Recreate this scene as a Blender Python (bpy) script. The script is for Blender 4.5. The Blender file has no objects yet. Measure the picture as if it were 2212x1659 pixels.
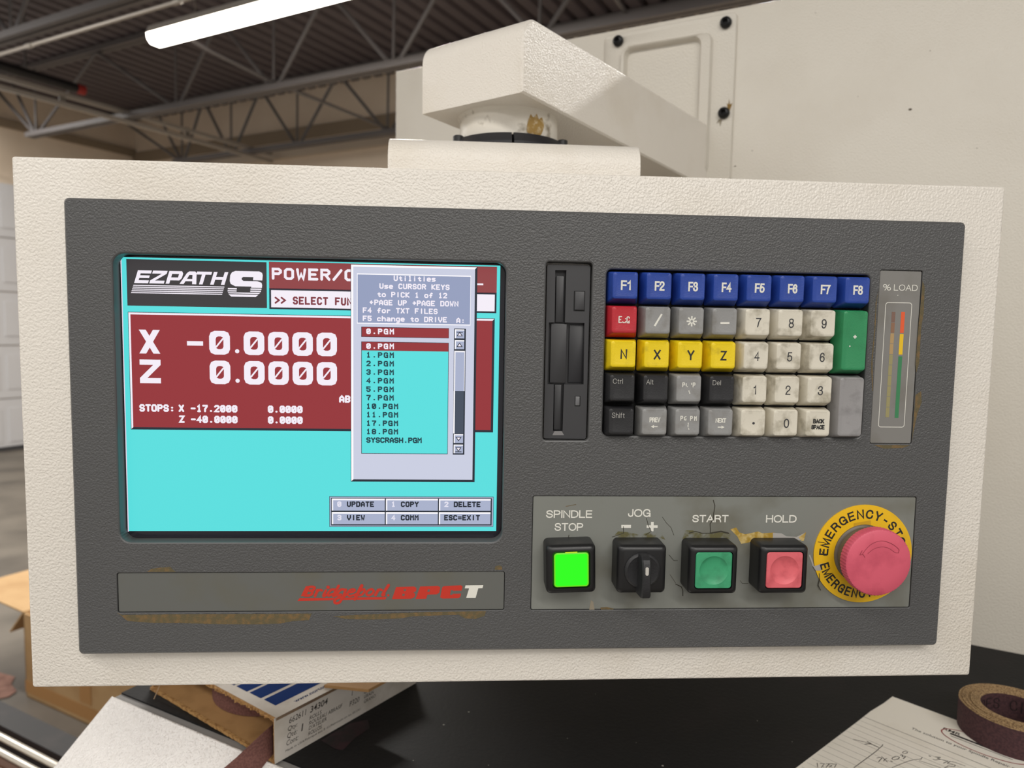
import bpy, bmesh, math, random
from mathutils import Vector, Matrix
from mathutils.geometry import tessellate_polygon

SC = bpy.context.scene
COL = SC.collection
random.seed(7)

# ------------------------------------------------------------------ camera
IMG_W, IMG_H, FPX = 2212.0, 1659.0, 1538.3
ZC = 1.50                                   # camera height above the shop floor
ROT = Matrix(((0.99803897, -0.017561, -0.06008177),
              (0.01252317, 0.99645239, -0.08322143),
              (0.06133008, 0.08230582, 0.99471824)))   # panel axes (right, down, into) -> camera axes (right, down, forward)
CU, CV, PD = 0.2165686, 0.0634907, 0.3994235           # camera foot on the bezel plane (m from its top left corner), distance
cam_data = bpy.data.cameras.new('camera')
cam_data.sensor_width = 36.0
cam_data.lens = 36.0 * FPX / IMG_W
cam_data.clip_start = 0.02
cam_data.dof.use_dof = True
cam_data.dof.focus_distance = 0.415
cam_data.dof.aperture_fstop = 10.5
cam = bpy.data.objects.new('camera', cam_data)
COL.objects.link(cam)
def pan2world(v): return Vector((v[0], v[2], -v[1]))
RT = ROT.transposed()
c_r, c_d, c_f = (pan2world(RT @ Vector(k)) for k in ((1, 0, 0), (0, 1, 0), (0, 0, 1)))
m = Matrix.Identity(4)
for i in range(3):
    m[i][0], m[i][1], m[i][2] = c_r[i], -c_d[i], -c_f[i]
m[2][3] = ZC
cam.matrix_world = m
SC.camera = cam

# ------------------------------------------------------------------ light
SC.view_settings.view_transform = 'Standard'
SC.view_settings.look = 'None'
SC.view_settings.gamma = 1.0
SC.view_settings.use_curve_mapping = False
SC.view_settings.exposure = 0.0
world = bpy.data.worlds.new('shop_air'); SC.world = world; world.use_nodes = True
bg = world.node_tree.nodes['Background']
bg.inputs[0].default_value = (1.0, 0.965, 0.93, 1); bg.inputs[1].default_value = 0.5

TH = math.radians(-31.5)
AX = Vector((math.cos(TH), math.sin(TH), 0)); BX = Vector((-math.sin(TH), math.cos(TH), 0))
def SH(a, b, z): return AX * a + BX * b + Vector((0, 0, z + ZC))      # shop axes; z from camera height
def PL(u, v, w=0.0): return Vector((u / 1000 - CU, PD - w / 1000, ZC + CV - v / 1000))   # panel mm -> world

def lamp(name, loc, length, width, power, color=(1.0, 0.965, 0.915), along=AX):
    d = bpy.data.lights.new(name, 'AREA'); d.shape = 'RECTANGLE'; d.size = length; d.size_y = width
    d.energy = power; d.color = color
    o = bpy.data.objects.new(name, d); COL.objects.link(o)
    x = along.normalized(); zz = Vector((0, 0, 1)); y = zz.cross(x)
    mm = Matrix.Identity(4)
    for i in range(3): mm[i][0], mm[i][1], mm[i][2], mm[i][3] = x[i], y[i], zz[i], loc[i]
    o.matrix_world = mm
    return o
# rows of LED strips on the ceiling behind and beside the photographer, plus added back fill
lamp('strip_or_fill_lamp', SH(-0.6, -1.5, 1.95), 2.4, 0.14, 34)
lamp('strip_or_fill_lamp', SH(2.2, -1.5, 1.95), 2.4, 0.14, 78)
lamp('strip_or_fill_lamp', SH(-3.6, -1.5, 1.95), 2.4, 0.14, 24)
lamp('strip_or_fill_lamp', SH(0.4, -4.3, 1.95), 2.4, 0.14, 40)
lamp('strip_or_fill_lamp', SH(3.4, -4.3, 1.95), 2.4, 0.14, 75)
lamp('strip_or_fill_lamp', SH(-3.2, -4.3, 1.95), 2.4, 0.14, 24)
lamp('strip_or_fill_lamp', SH(-2.7, 3.25, 1.83), 1.8, 0.14, 120)
lamp('strip_or_fill_lamp', SH(-6.4, 1.4, 1.95), 2.4, 0.14, 170)  # unseen fill lamp, added to brighten the left wall and roof
lamp('strip_or_fill_lamp', SH(-7.7, 3.45, 2.2), 1.2, 0.14, 24)  # added out of view to lift the wall near the corner
lamp('strip_or_fill_lamp', SH(0.6, 3.25, 1.83), 2.4, 0.14, 110)  # extra unseen lamp put in to brighten the back area

# ------------------------------------------------------------------ materials
def lin(c):
    return tuple(((x / 255) / 12.92 if x / 255 <= 0.04045 else (((x / 255) + 0.055) / 1.055) ** 2.4) for x in c) + (1.0,)
MATS = {}
def mat(name, rgb, rough=0.5, metal=0.0, bump=None, spec=0.5, emit=None, dirt=None, coat=0.0, transmission=0.0):
    """bump = (scale, distance_m, detail, distortion); dirt = (rgb, scale, low, high)"""
    if name in MATS: return MATS[name]
    mt = bpy.data.materials.new(name); mt.use_nodes = True
    nt = mt.node_tree; N = nt.nodes; L = nt.links
    p = N['Principled BSDF']
    p.inputs['Base Color'].default_value = lin(rgb)
    p.inputs['Roughness'].default_value = rough
    p.inputs['Metallic'].default_value = metal
    p.inputs['Specular IOR Level'].default_value = spec
    p.inputs['Coat Weight'].default_value = coat
    if emit:
        p.inputs['Emission Color'].default_value = lin(rgb); p.inputs['Emission Strength'].default_value = emit
        p.inputs['Base Color'].default_value = (0.01, 0.01, 0.01, 1)
    if bump or dirt:
        tc = N.new('ShaderNodeTexCoord')
    if bump:
        n = N.new('ShaderNodeTexNoise'); n.inputs['Scale'].default_value = bump[0]
        n.inputs['Detail'].default_value = bump[2]; n.inputs['Distortion'].default_value = bump[3]
        n.inputs['Roughness'].default_value = 0.55
        L.new(tc.outputs['Object'], n.inputs['Vector'])
        b = N.new('ShaderNodeBump'); b.inputs['Strength'].default_value = 1.0; b.inputs['Distance'].default_value = bump[1]
        L.new(n.outputs['Fac'], b.inputs['Height']); L.new(b.outputs['Normal'], p.inputs['Normal'])
    if dirt:
        n2 = N.new('ShaderNodeTexNoise'); n2.inputs['Scale'].default_value = dirt[1]; n2.inputs['Detail'].default_value = 5
        L.new(tc.outputs['Object'], n2.inputs['Vector'])
        r = N.new('ShaderNodeMapRange'); r.inputs['From Min'].default_value = dirt[2]; r.inputs['From Max'].default_value = dirt[3]
        L.new(n2.outputs['Fac'], r.inputs['Value'])
        mx = N.new('ShaderNodeMix'); mx.data_type = 'RGBA'
        mx.inputs[6].default_value = lin(rgb); mx.inputs[7].default_value = lin(dirt[0])
        L.new(r.outputs['Result'], mx.inputs[0]); L.new(mx.outputs[2], p.inputs['Base Color'])
    MATS[name] = mt
    return mt

WHITE = mat('cream_hammered_paint', (228, 222, 212), 0.36, bump=(760, 0.00055, 0.8, 0.0), dirt=((214, 205, 190), 9, 0.5, 0.75))
WHITE_FAR = mat('cream_machine_paint', (208, 202, 190), 0.32, bump=(560, 0.0004, 0.8, 0.0), dirt=((200, 193, 180), 6, 0.5, 0.75))
WHITE_TRAY = mat('white_hammered_cover_paint', (238, 234, 230), 0.30, bump=(540, 0.0019, 0.8, 0.0))
GREY = mat('grey_grained_bezel', (83, 83, 83), 0.44, bump=(980, 0.00045, 0.9, 0.1))
GREYS = mat('grey_bezel_smooth_edge', (83, 83, 83), 0.40)
PLATE = mat('grey_overlay_film', (126, 128, 122), 0.33, spec=0.6, dirt=((106, 104, 92), 26, 0.5, 0.72), bump=(22, 0.0009, 1.0, 0.3))
PLATE2 = mat('grey_nameplate_film', (100, 101, 97), 0.42, dirt=((100, 98, 86), 30, 0.5, 0.75))
PLATE3 = mat('grey_meter_film', (128, 126, 122), 0.42, dirt=((112, 108, 100), 40, 0.5, 0.75))
BLACK = mat('black_plastic', (24, 24, 25), 0.38)
BLACKM = mat('matte_black_plastic', (36, 36, 38), 0.5, bump=(900, 0.0001, 1, 0))
DRIVE = mat('charcoal_drive_plastic', (58, 58, 60), 0.45)
DRIVE2 = mat('charcoal_shutter_plastic', (48, 48, 50), 0.4)
VOID = mat('dark_gap', (8, 8, 9), 0.7)
INKW = mat('white_ink', (228, 226, 216), 0.5)
INKK = mat('black_ink', (44, 44, 46), 0.5)
RUST = mat('brown_adhesive_residue', (94, 84, 58), 0.75, dirt=((118, 94, 58), 300, 0.45, 0.65), bump=(1500, 0.0002, 2, 0))

# ------------------------------------------------------------------ mesh building
class MB:
    def __init__(s): s.v = []; s.f = []; s.m = []; s.mats = []
    def mi(s, mt):
        if mt not in s.mats: s.mats.append(mt)
        return s.mats.index(mt)
    def face(s, pts, mt):
        b = len(s.v); s.v += [Vector(p) for p in pts]; s.f.append(tuple(range(b, b + len(pts)))); s.m.append(s.mi(mt))
    def loft(s, rings, mt, cap0=True, cap1=True, closed=True, capm=None):
        b = len(s.v); n = len(rings[0]); k = s.mi(mt)
        for r in rings: s.v += [Vector(p) for p in r]
        for i in range(len(rings) - 1):
            for j in range(n if closed else n - 1):
                j2 = (j + 1) % n
                s.f.append((b + i * n + j, b + i * n + j2, b + (i + 1) * n + j2, b + (i + 1) * n + j)); s.m.append(k)
        if cap0: s.f.append(tuple(range(b + n - 1, b - 1, -1))); s.m.append(k)
        if cap1:
            e = b + (len(rings) - 1) * n
            s.f.append(tuple(range(e, e + n))); s.m.append(s.mi(capm) if capm else k)
    def tris(s, pts, tri, mt):
        b = len(s.v); s.v += [Vector(p) for p in pts]; k = s.mi(mt)
        for t in tri: s.f.append(tuple(b + i for i in t)); s.m.append(k)
    def build(s, name, parent=None, smooth=35, weld=True, origin=None):
        org = Vector((0, 0, 0))
        if parent is not None: org = Vector(parent['_org'])
        elif origin is not None: org = Vector(origin)
        me = bpy.data.meshes.new(name)
        me.from_pydata([tuple(p - org) for p in s.v], [], s.f)
        for mt in s.mats: me.materials.append(mt)
        me.polygons.foreach_set('material_index', s.m)
        if weld:
            bm = bmesh.new(); bm.from_mesh(me)
            bmesh.ops.remove_doubles(bm, verts=bm.verts, dist=1e-6)
            bmesh.ops.recalc_face_normals(bm, faces=bm.faces)
            bm.to_mesh(me); bm.free()
        if smooth:
            me.polygons.foreach_set('use_smooth', [True] * len(me.polygons))
            me.set_sharp_from_angle(angle=math.radians(smooth))
        me.update()
        o = bpy.data.objects.new(name, me); COL.objects.link(o)
        o['_org'] = tuple(org)
        if parent is not None: o.parent = parent
        else: o.location = org
        return o

def thing(name, label, cat, loc, group=None):
    o = bpy.data.objects.new(name, None); COL.objects.link(o)
    o.location = loc; o['_org'] = tuple(loc); o.empty_display_size = 0.02
    o['label'] = label; o['category'] = cat
    if group: o['group'] = group
    return o
def tag(o, label, cat=None, group=None, kind=None):
    if label: o['label'] = label
    if cat: o['category'] = cat
    if group: o['group'] = group
    if kind: o['kind'] = kind
    return o

def rr(x0, y0, x1, y1, r, n=5):
    pts = []
    for (cx, cy, a0) in ((x1 - r, y1 - r, 0), (x0 + r, y1 - r, 90), (x0 + r, y0 + r, 180), (x1 - r, y0 + r, 270)):
        for i in range(n + 1):
            t = math.radians(a0 + 90 * i / n); pts.append((cx + r * math.cos(t), cy + r * math.sin(t)))
    return pts
def ring(pts, T, w): return [T(x, y, w) for x, y in pts]
def rbox(mb, T, x0, y0, x1, y1, w0, w1, r, bev, mt, n=5, bn=3, back=True, capm=None):
    """rounded block standing from w0 to w1 with a rounded front edge"""
    rings = [ring(rr(x0, y0, x1, y1, r, n), T, w0)]
    for i in range(bn + 1):
        t = math.pi / 2 * i / bn; d = bev * (1 - math.cos(t)); h = w1 - bev + bev * math.sin(t)
        rings.append(ring(rr(x0 + d, y0 + d, x1 - d, y1 - d, max(r - d, 0.05), n), T, h))
    mb.loft(rings, mt, cap0=back, cap1=True, capm=capm)
def rect(mb, T, x0, y0, x1, y1, w, mt): mb.face([T(x0, y0, w), T(x1, y0, w), T(x1, y1, w), T(x0, y1, w)], mt)
def poly(mb, T, pts, w, mt): mb.tris([T(x, y, w) for x, y in pts], tessellate_polygon([[Vector((x, y, 0)) for x, y in pts]]), mt)
def disc(mb, T, cx, cy, r, w, mt, n=24, ry=None):
    ry = ry or r
    mb.face([T(cx + r * math.cos(2 * math.pi * i / n), cy + ry * math.sin(2 * math.pi * i / n), w) for i in range(n)], mt)
def holed(mb, T, outer, holes, w, mt):
    loops = [outer] + holes; flat = [p for l in loops for p in l]
    mb.tris([T(x, y, w) for x, y in flat], tessellate_polygon([[Vector((x, y, 0)) for x, y in l] for l in loops]), mt)
def box(mb, p0, ex, ey, ez, mt):
    p0 = Vector(p0); a = [p0, p0 + ex, p0 + ex + ey, p0 + ey]
    mb.loft([a, [q + ez for q in a]], mt)
def tube(mb, pts, r, mt, n=10):
    pts = [Vector(p) for p in pts]; rings = []
    for i, p in enumerate(pts):
        d = (pts[min(i + 1, len(pts) - 1)] - pts[max(i - 1, 0)]).normalized()
        u = d.cross(Vector((0, 0, 1)))
        if u.length < 1e-3: u = d.cross(Vector((1, 0, 0)))
        u.normalize(); v = d.cross(u)
        rings.append([p + u * (r * math.cos(2 * math.pi * k / n)) + v * (r * math.sin(2 * math.pi * k / n)) for k in range(n)])
    mb.loft(rings, mt)
def lathe(mb, T, prof, mt, n=48, cap0=True, cap1=True, capm=None):
    """T(x,y,w); prof = [(r,w)]"""
    mb.loft([[T(r * math.cos(2 * math.pi * k / n), r * math.sin(2 * math.pi * k / n), w) for k in range(n)] for r, w in prof], mt, cap0=cap0, cap1=cap1, capm=capm)

# strokes: flat mitred pen lines; each stroke lies a hair above the one before so crossings never share a plane
_lay = [0]
def stroke(mb, T, pts, wd, w, mt, cap='round', nd=8):
    P = [pts[0]]
    for p in pts[1:]:
        if math.hypot(p[0] - P[-1][0], p[1] - P[-1][1]) > 1e-7: P.append(p)
    if len(P) < 2: disc(mb, T, P[0][0], P[0][1], wd / 2, w, mt, 10); return
    _lay[0] = (_lay[0] + 1) % 5; w = w + LAYER * _lay[0]
    h = wd / 2; closed = math.hypot(P[0][0] - P[-1][0], P[0][1] - P[-1][1]) < 1e-6 and len(P) > 3
    if closed: P = P[:-1]
    n = len(P); D = []
    for i in range(n if closed else n - 1):
        q = P[(i + 1) % n]; d = math.hypot(q[0] - P[i][0], q[1] - P[i][1]); D.append(((q[0] - P[i][0]) / d, (q[1] - P[i][1]) / d))
    if not closed and cap == 'square':
        P[0] = (P[0][0] - D[0][0] * h, P[0][1] - D[0][1] * h); P[-1] = (P[-1][0] + D[-1][0] * h, P[-1][1] + D[-1][1] * h)
    lft, rgt = [], []
    for i in range(n):
        d0 = D[i - 1] if (closed or i > 0) else D[0]; d1 = D[i] if i < len(D) else D[-1]
        nx, ny = -(d0[1] + d1[1]), d0[0] + d1[0]; m_ = math.hypot(nx, ny)
        if m_ < 1e-6: nx, ny, k = -d1[1], d1[0], 1
        else:
            nx, ny = nx / m_, ny / m_; c = nx * -d1[1] + ny * d1[0]; k = min(1 / max(c, .1), 1.9)
        lft.append((P[i][0] + nx * h * k, P[i][1] + ny * h * k)); rgt.append((P[i][0] - nx * h * k, P[i][1] - ny * h * k))
    b = len(mb.v); k_ = mb.mi(mt)
    for i, (l, r) in enumerate(zip(lft, rgt)): mb.v += [T(l[0], l[1], w + LAYER * .8 * i / n), T(r[0], r[1], w + LAYER * .8 * i / n)]   # rises a hair along its length
    for i in range(n if closed else n - 1):
        j = (i + 1) % n; mb.f.append((b + 2 * i, b + 2 * j, b + 2 * j + 1, b + 2 * i + 1)); mb.m.append(k_)
    if not closed and cap == 'round':
        for c, d, s_, w in ((P[0], D[0], -1, w), (P[-1], D[-1], 1, w + LAYER * .8 * (n - 1) / n)):
            an = math.atan2(d[1] * s_, d[0] * s_)
            mb.face([T(c[0] + h * math.cos(an + math.pi * (i / 6 - .5)), c[1] + h * math.sin(an + math.pi * (i / 6 - .5)), w) for i in range(7)], mt)
LAYER = 0.025
def curve(pts, n=6):
    """smooth pen path through points (Catmull-Rom)"""
    out = []
    P = [pts[0]] + list(pts) + [pts[-1]]
    for i in range(1, len(P) - 2):
        for k in range(n):
            t = k / n; r = []
            for c in (0, 1):
                p0, p1, p2, p3 = P[i - 1][c], P[i][c], P[i + 1][c], P[i + 2][c]
                r.append(0.5 * (2 * p1 + (p2 - p0) * t + (2 * p0 - 5 * p1 + 4 * p2 - p3) * t * t + (3 * p1 - p0 - 3 * p2 + p3) * t ** 3))
            out.append(tuple(r))
    out.append(tuple(pts[-1]))
    return out
GLY = {
 'A': '0,6 0,2 2,0 4,2 4,6|0,4 4,4', 'B': '0,0 0,6 3,6 4,5 4,4 3,3 0,3|0,0 3,0 4,1 4,2 3,3', 'C': '4,1 3,0 1,0 0,1 0,5 1,6 3,6 4,5',
 'D': '0,0 0,6 3,6 4,5 4,1 3,0 0,0', 'E': '4,0 0,0 0,6 4,6|0,3 3,3', 'F': '4,0 0,0 0,6|0,3 3,3', 'G': '4,1 3,0 1,0 0,1 0,5 1,6 4,6 4,3 2.5,3',
 'H': '0,0 0,6|4,0 4,6|0,3 4,3', 'I': '2,0 2,6', 'K': '0,0 0,6|4,0 0,3.2 4,6', 'L': '0,0 0,6 4,6', 'M': '0,6 0,0 2,2.6 4,0 4,6',
 'N': '0,6 0,0 4,6 4,0', 'O': '1,0 3,0 4,1 4,5 3,6 1,6 0,5 0,1 1,0', 'P': '0,6 0,0 3,0 4,1 4,2 3,3 0,3', 'R': '0,6 0,0 3,0 4,1 4,2 3,3 0,3|2,3 4,6',
 'S': '4,1 3,0 1,0 0,1 0,2 1,3 3,3 4,4 4,5 3,6 1,6 0,5', 'T': '0,0 4,0|2,0 2,6', 'U': '0,0 0,5 1,6 3,6 4,5 4,0', 'V': '0,0 0,3 2,6 4,3 4,0',
 'W': '0,0 0.8,6 2,3 3.2,6 4,0', 'X': '0,0 4,6|4,0 0,6', 'Y': '0,0 2,3 2,6|4,0 2,3', 'Z': '0,0 4,0 0,6 4,6',
 '0': '1,0 3,0 4,1 4,5 3,6 1,6 0,5 0,1 1,0|1,4.4 3,1.6', '1': '1,1 2,0 2,6|1,6 3,6', '2': '0,1 1,0 3,0 4,1 4,2 0,6 4,6',
 '3': '0,1 1,0 3,0 4,1 4,2 3,3 4,4 4,5 3,6 1,6 0,5|3,3 1.5,3', '4': '3,6 3,0 0,4 4,4', '5': '4,0 0,0 0,2.6 3,2.6 4,3.6 4,5 3,6 1,6 0,5',
 '7': '0,0 4,0 4,1 2,3.5 2,6', '8': '1,0 3,0 4,1 4,2 3,3 1,3 0,2 0,1 1,0|1,3 0,4 0,5 1,6 3,6 4,5 4,4 3,3', '.': '1.8,5.6 2.2,5.6', '-': '0.3,3 3.7,3',
 ':': '1.8,2.4 2.2,2.4|1.8,5.4 2.2,5.4', '/': '0,6 4,0', '=': '0,2 4,2|0,4.4 4,4.4', '>': '0,0.5 4,3 0,5.5',
 't': '2,1 2,5 3,6 4,5.6|0.6,2.4 3.6,2.4', 'i': '2,2.4 2,6|2,0.5 2,0.6', 'l': '1.2,0 2,0 2,6|1,6 3,6', 'e': '0,4 4,4 4,3 3,2 1,2 0,3 0,5 1,6 3.6,6',
 's': '3.8,2.2 1,2.2 0,3 1,4 3,4 4,5 3,6 0.2,6', 'o': '1,2 3,2 4,3 4,5 3,6 1,6 0,5 0,3 1,2', 'f': '3.6,0.6 2.6,0 1.6,1 1.6,6|0.4,3 3,3',
 'r': '0.6,2 0.6,6|0.6,3.4 2,2.2 3.8,2.4', 'c': '3.8,2.6 3,2 1,2 0,3 0,5 1,6 3.8,5.6', 'h': '0,0 0,6|0,3 1.5,2 3,2 4,3 4,6', 'a': '0.6,2 3,2 4,3 4,6 1,6 0,5 1,4 4,4',
 'n': '0,2 0,6|0,3 1.5,2 3,2 4,3 4,6', 'g': '4,2 4,7 3,8 0.6,8|4,5 3,6 1,6 0,5 0,3 1,2 4,2', '<': '3.4,3 0.2,3|2,1.2 0.2,3 2,4.8', '~': '0.6,3 3.8,3|2,1.2 3.8,3 2,4.8',
}
def pen_text(mb, T, text, x, y, cw, ch, pitch, wd, w, mt):
    """text set in pen glyphs, top left at x,y; cw, ch = glyph centre-line box"""
    for i, chh in enumerate(text):
        g = GLY.get(chh)
        if not g: continue
        for pl in g.split('|'):
            pts = [tuple(float(q) for q in p.split(',')) for p in pl.split()]
            pts = [(x + i * pitch + wd / 2 + px / 4 * cw, y + wd / 2 + py / 6 * ch) for px, py in pts]
            stroke(mb, T, pts, wd, w, mt)
HELV = {
 'A': '5;0,7 2.5,0 5,7|1,4.7 4,4.7', 'B': '4.4;0,0 0,7|0,0 2.6,0 3.7,.4 4.1,1.6 3.7,2.9 2.6,3.3 0,3.3|2.6,3.3 4,3.8 4.4,5.1 4,6.5 2.6,7 0,7', 'C': '4.7;~4.6,2 4.2,.7 2.6,0 .9,.7 .1,2.4 .1,4.6 .9,6.3 2.6,7 4.2,6.3 4.7,4.9',
 'D': '4.7;0,0 0,7 2.2,7 3.9,6.3 4.7,4.6 4.7,2.4 3.9,.7 2.2,0 0,0', 'E': '3.9;3.9,0 0,0 0,7 3.9,7|0,3.4 3.6,3.4', 'F': '3.7;3.7,0 0,0 0,7|0,3.5 3.4,3.5', 'G': '4.9;~4.7,2 4.2,.7 2.6,0 .9,.7 .1,2.4 .1,4.6 .9,6.3 2.6,7 4,6.4 4.8,5|4.9,7 4.9,3.8 2.8,3.8',
 'H': '4.5;0,0 0,7|4.5,0 4.5,7|0,3.4 4.5,3.4', 'I': '0;0,0 0,7', 'J': '3.2;3.2,0 3.2,5 2.8,6.4 1.6,7 .4,6.4 0,5.2 0,4.6', 'K': '4.4;0,0 0,7|4.2,0 0,4.4|1.5,2.9 4.4,7', 'L': '3.7;0,0 0,7 3.7,7', 'M': '5.6;0,7 0,0 2.8,6.6 5.6,0 5.6,7', 'N': '4.5;0,7 0,0 4.5,7 4.5,0',
 'O': '5.2;~2.6,0 .9,.7 0,2.4 0,4.6 .9,6.3 2.6,7 4.3,6.3 5.2,4.6 5.2,2.4 4.3,.7 2.6,0', 'P': '4.3;0,7 0,0 2.6,0 3.8,.5 4.3,1.9 3.8,3.3 2.6,3.8 0,3.8', 'R': '4.5;0,7 0,0 2.6,0 3.8,.5 4.3,1.8 3.8,3.1 2.6,3.6 0,3.6|2.6,3.6 3.8,4.2 4.2,5.2 4.5,7', 'S': '4.3;~4.2,1.8 3.7,.5 2.2,0 .7,.5 .2,1.7 .8,2.9 2.2,3.4 3.7,4 4.3,5.2 3.7,6.5 2.2,7 .6,6.5 0,5.1',
 'T': '4.4;0,0 4.4,0|2.2,0 2.2,7', 'U': '4.4;0,0 0,4.8 .6,6.4 2.2,7 3.8,6.4 4.4,4.8 4.4,0', 'V': '4.6;0,0 2.3,7 4.6,0', 'W': '6.6;0,0 1.6,7 3.3,.6 5,7 6.6,0', 'X': '4.4;0,0 4.4,7|4.4,0 0,7', 'Y': '4.6;0,0 2.3,4 2.3,7|4.6,0 2.3,4', 'Z': '4.2;0,0 4.2,0 0,7 4.2,7', '-': '2;0,4 2,4',
 '0': '3.9;~1.95,0 .6,.7 0,2.4 0,4.6 .6,6.3 1.95,7 3.3,6.3 3.9,4.6 3.9,2.4 3.3,.7 1.95,0', '1': '1.7;0,1.7 1,1.3 1.7,0 1.7,7', '2': '4;~0,2.2 .5,.6 2,0 3.5,.6 3.9,2 3.2,3.4 1.2,5 .2,6.8|0,7 4,7', '3': '4;~.1,1.8 .6,.5 2,0 3.4,.6 3.6,1.9 3,3 1.5,3.3|~1.5,3.3 3.3,3.7 4,5.1 3.4,6.5 2,7 .5,6.5 0,5.2', '4': '4;3,7 3,0 0,4.8 4,4.8',
 '5': '4;3.7,0 .8,0 .3,3.6|~.3,3.6 2,2.6 3.6,3.3 4,4.8 3.4,6.4 1.9,7 .5,6.5 0,5.4', '6': '4;~3.7,1.6 3.1,.4 2,0 .7,.8 .05,3 .1,5 .8,6.5 2,7 3.3,6.5 3.9,4.9 3.3,3.3 2,2.8 .7,3.4 .1,4.8', '7': '4;0,0 4,0 2.2,3.2 1.4,7', '8': '4;~2,0 .6,.5 .3,1.7 .8,2.9 2,3.3 3.2,2.9 3.7,1.7 3.4,.5 2,0|~2,3.3 .6,3.9 0,5.1 .6,6.5 2,7 3.4,6.5 4,5.1 3.4,3.9 2,3.3',
 '9': '4;~.3,5.4 .9,6.6 2,7 3.3,6.2 3.95,4 3.9,2 3.2,.5 2,0 .7,.5 .1,2.1 .7,3.7 2,4.2 3.3,3.6 3.9,2.2', '%': '7;~1.5,0 .3,.5 0,1.6 .3,2.8 1.5,3.3 2.7,2.8 3,1.6 2.7,.5 1.5,0|5.4,0 1.6,7|~5.5,3.7 4.3,4.2 4,5.3 4.3,6.5 5.5,7 6.7,6.5 7,5.3 6.7,4.2 5.5,3.7',
 't': '1.9;.8,.8 .8,6 1.2,6.9 1.9,7|0,2.2 1.9,2.2', 'r': '1.6;0,2.1 0,7|0,4 .5,2.6 1.6,2.2', 'l': '0;0,0 0,7', 'e': '3.6;~.1,4.6 3.6,4.5 3.3,2.9 1.8,2.1 .4,2.9 0,4.5 .4,6.2 1.9,7 3.4,6', 'h': '3.2;0,0 0,7|0,4 .6,2.6 1.8,2.1 2.9,2.6 3.2,3.8 3.2,7', 'i': '0;0,2.2 0,7|0,.2 0,.6', 'f': '2;2,.1 1.2,.2 .8,1 .8,7|0,2.2 1.9,2.2',
}
def helv(mb, T, text, x0, y0, x1, y1, wd, w, mt, gap=1.75):
    """sans lettering drawn to fill a box (y0 = top of the capitals)"""
    xs = 0.0; parts = []
    for i, ch in enumerate(text):
        if ch == ' ': xs += 2.2; continue
        g = HELV[ch]; gw, body = g.split(';')
        for pl in body.split('|'):
            sm = pl.startswith('~'); pp = [tuple(float(k) for k in p.split(',')) for p in pl.lstrip('~').split()]
            if sm: pp = curve(pp, 4)
            parts.append(([(xs + p[0], p[1]) for p in pp], sm))
        xs += float(gw) + gap
    tot = max(xs - gap, .001); sx = (x1 - x0 - wd) / tot if tot > .01 else 1.0; sy = (y1 - y0 - wd) / 7.0
    for pp, sm in parts:
        stroke(mb, T, [(x0 + wd / 2 + p[0] * sx, y0 + wd / 2 + p[1] * sy) for p in pp], wd, w, mt, cap='square')
_font_cache = {}
def font_tris(text, bold, shear):
    key = (text, bold, shear)
    if key in _font_cache: return _font_cache[key]
    cu = bpy.data.curves.new('lettering', 'FONT'); cu.body = text; cu.size = 1; cu.offset = bold; cu.shear = shear
    cu.resolution_u = 4; cu.fill_mode = 'BOTH'
    o = bpy.data.objects.new('lettering', cu)
    COL.objects.link(o)
    dg = bpy.context.evaluated_depsgraph_get()
    me = bpy.data.meshes.new_from_object(o.evaluated_get(dg))
    me.calc_loop_triangles()
    pts = [(q.co.x, q.co.y) for q in me.vertices]; tri = [tuple(t.vertices) for t in me.loop_triangles]
    bpy.data.objects.remove(o); bpy.data.curves.remove(cu); bpy.data.meshes.remove(me)
    _font_cache[key] = (pts, tri)
    return pts, tri
def type_text(mb, T, text, x0, y0, x1, y1, w, mt, bold=0.0, shear=0.0, down=True):
    """lettering fitted to a box; y0 top and y1 bottom of the ink when down"""
    pts, tri = font_tris(text, bold, shear)
    if not pts: return
    ax, bx = min(p[0] for p in pts), max(p[0] for p in pts); ay, by = min(p[1] for p in pts), max(p[1] for p in pts)
    sx = (x1 - x0) / (bx - ax); sy = (y1 - y0) / (by - ay)
    P = [T(x0 + (px - ax) * sx, (y0 + (by - py) * sy) if down else (y0 + (py - ay) * sy), w) for px, py in pts]
    mb.tris(P, tri, mt)
# photo pixel -> millimetres on the plane w mm in front of the bezel (used to read off measured positions)
def MM(px, py, w=0.0):
    d = RT @ Vector(((px - IMG_W / 2) / FPX, (py - IMG_H / 2) / FPX, 1))
    s = (PD - w / 1000) / d[2]
    return ((CU + s * d[0]) * 1000, (CV + s * d[1]) * 1000)
Z7 = lambda x, y: (1140 + x / 3.771, 540 + y / 3.771)
Z8 = lambda x, y: (1560 + x / 3.771, 540 + y / 3.771)
ZA = lambda x, y: (1130 + x / 4.9156, 1050 + y / 4.9156)
ZB = lambda x, y: (1560 + x / 4.608, 1050 + y / 4.608)
ZN = lambda x, y: (620 + x / 4.424, 1190 + y / 4.424)
ZM = lambda x, y: (230 + x / 4.916, 1190 + y / 4.916)
ZP = lambda x, y: (630 + x / 10.055, 1250 + y / 10.055)

# ================================================================== the control pendant
pend = thing('control_pendant', 'cream machine control panel with lit screen, coloured keys and buttons, hanging in front', 'control panel', PL(250, 275.6, -160))

mb = MB(); rbox(mb, PL, -31, -22.7, 530.3, 275.6, -330, -9, 1.6, 1.3, WHITE, n=4, bn=3)
tag(mb.build('housing', pend), 'cream hammered sheet metal case')

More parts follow.
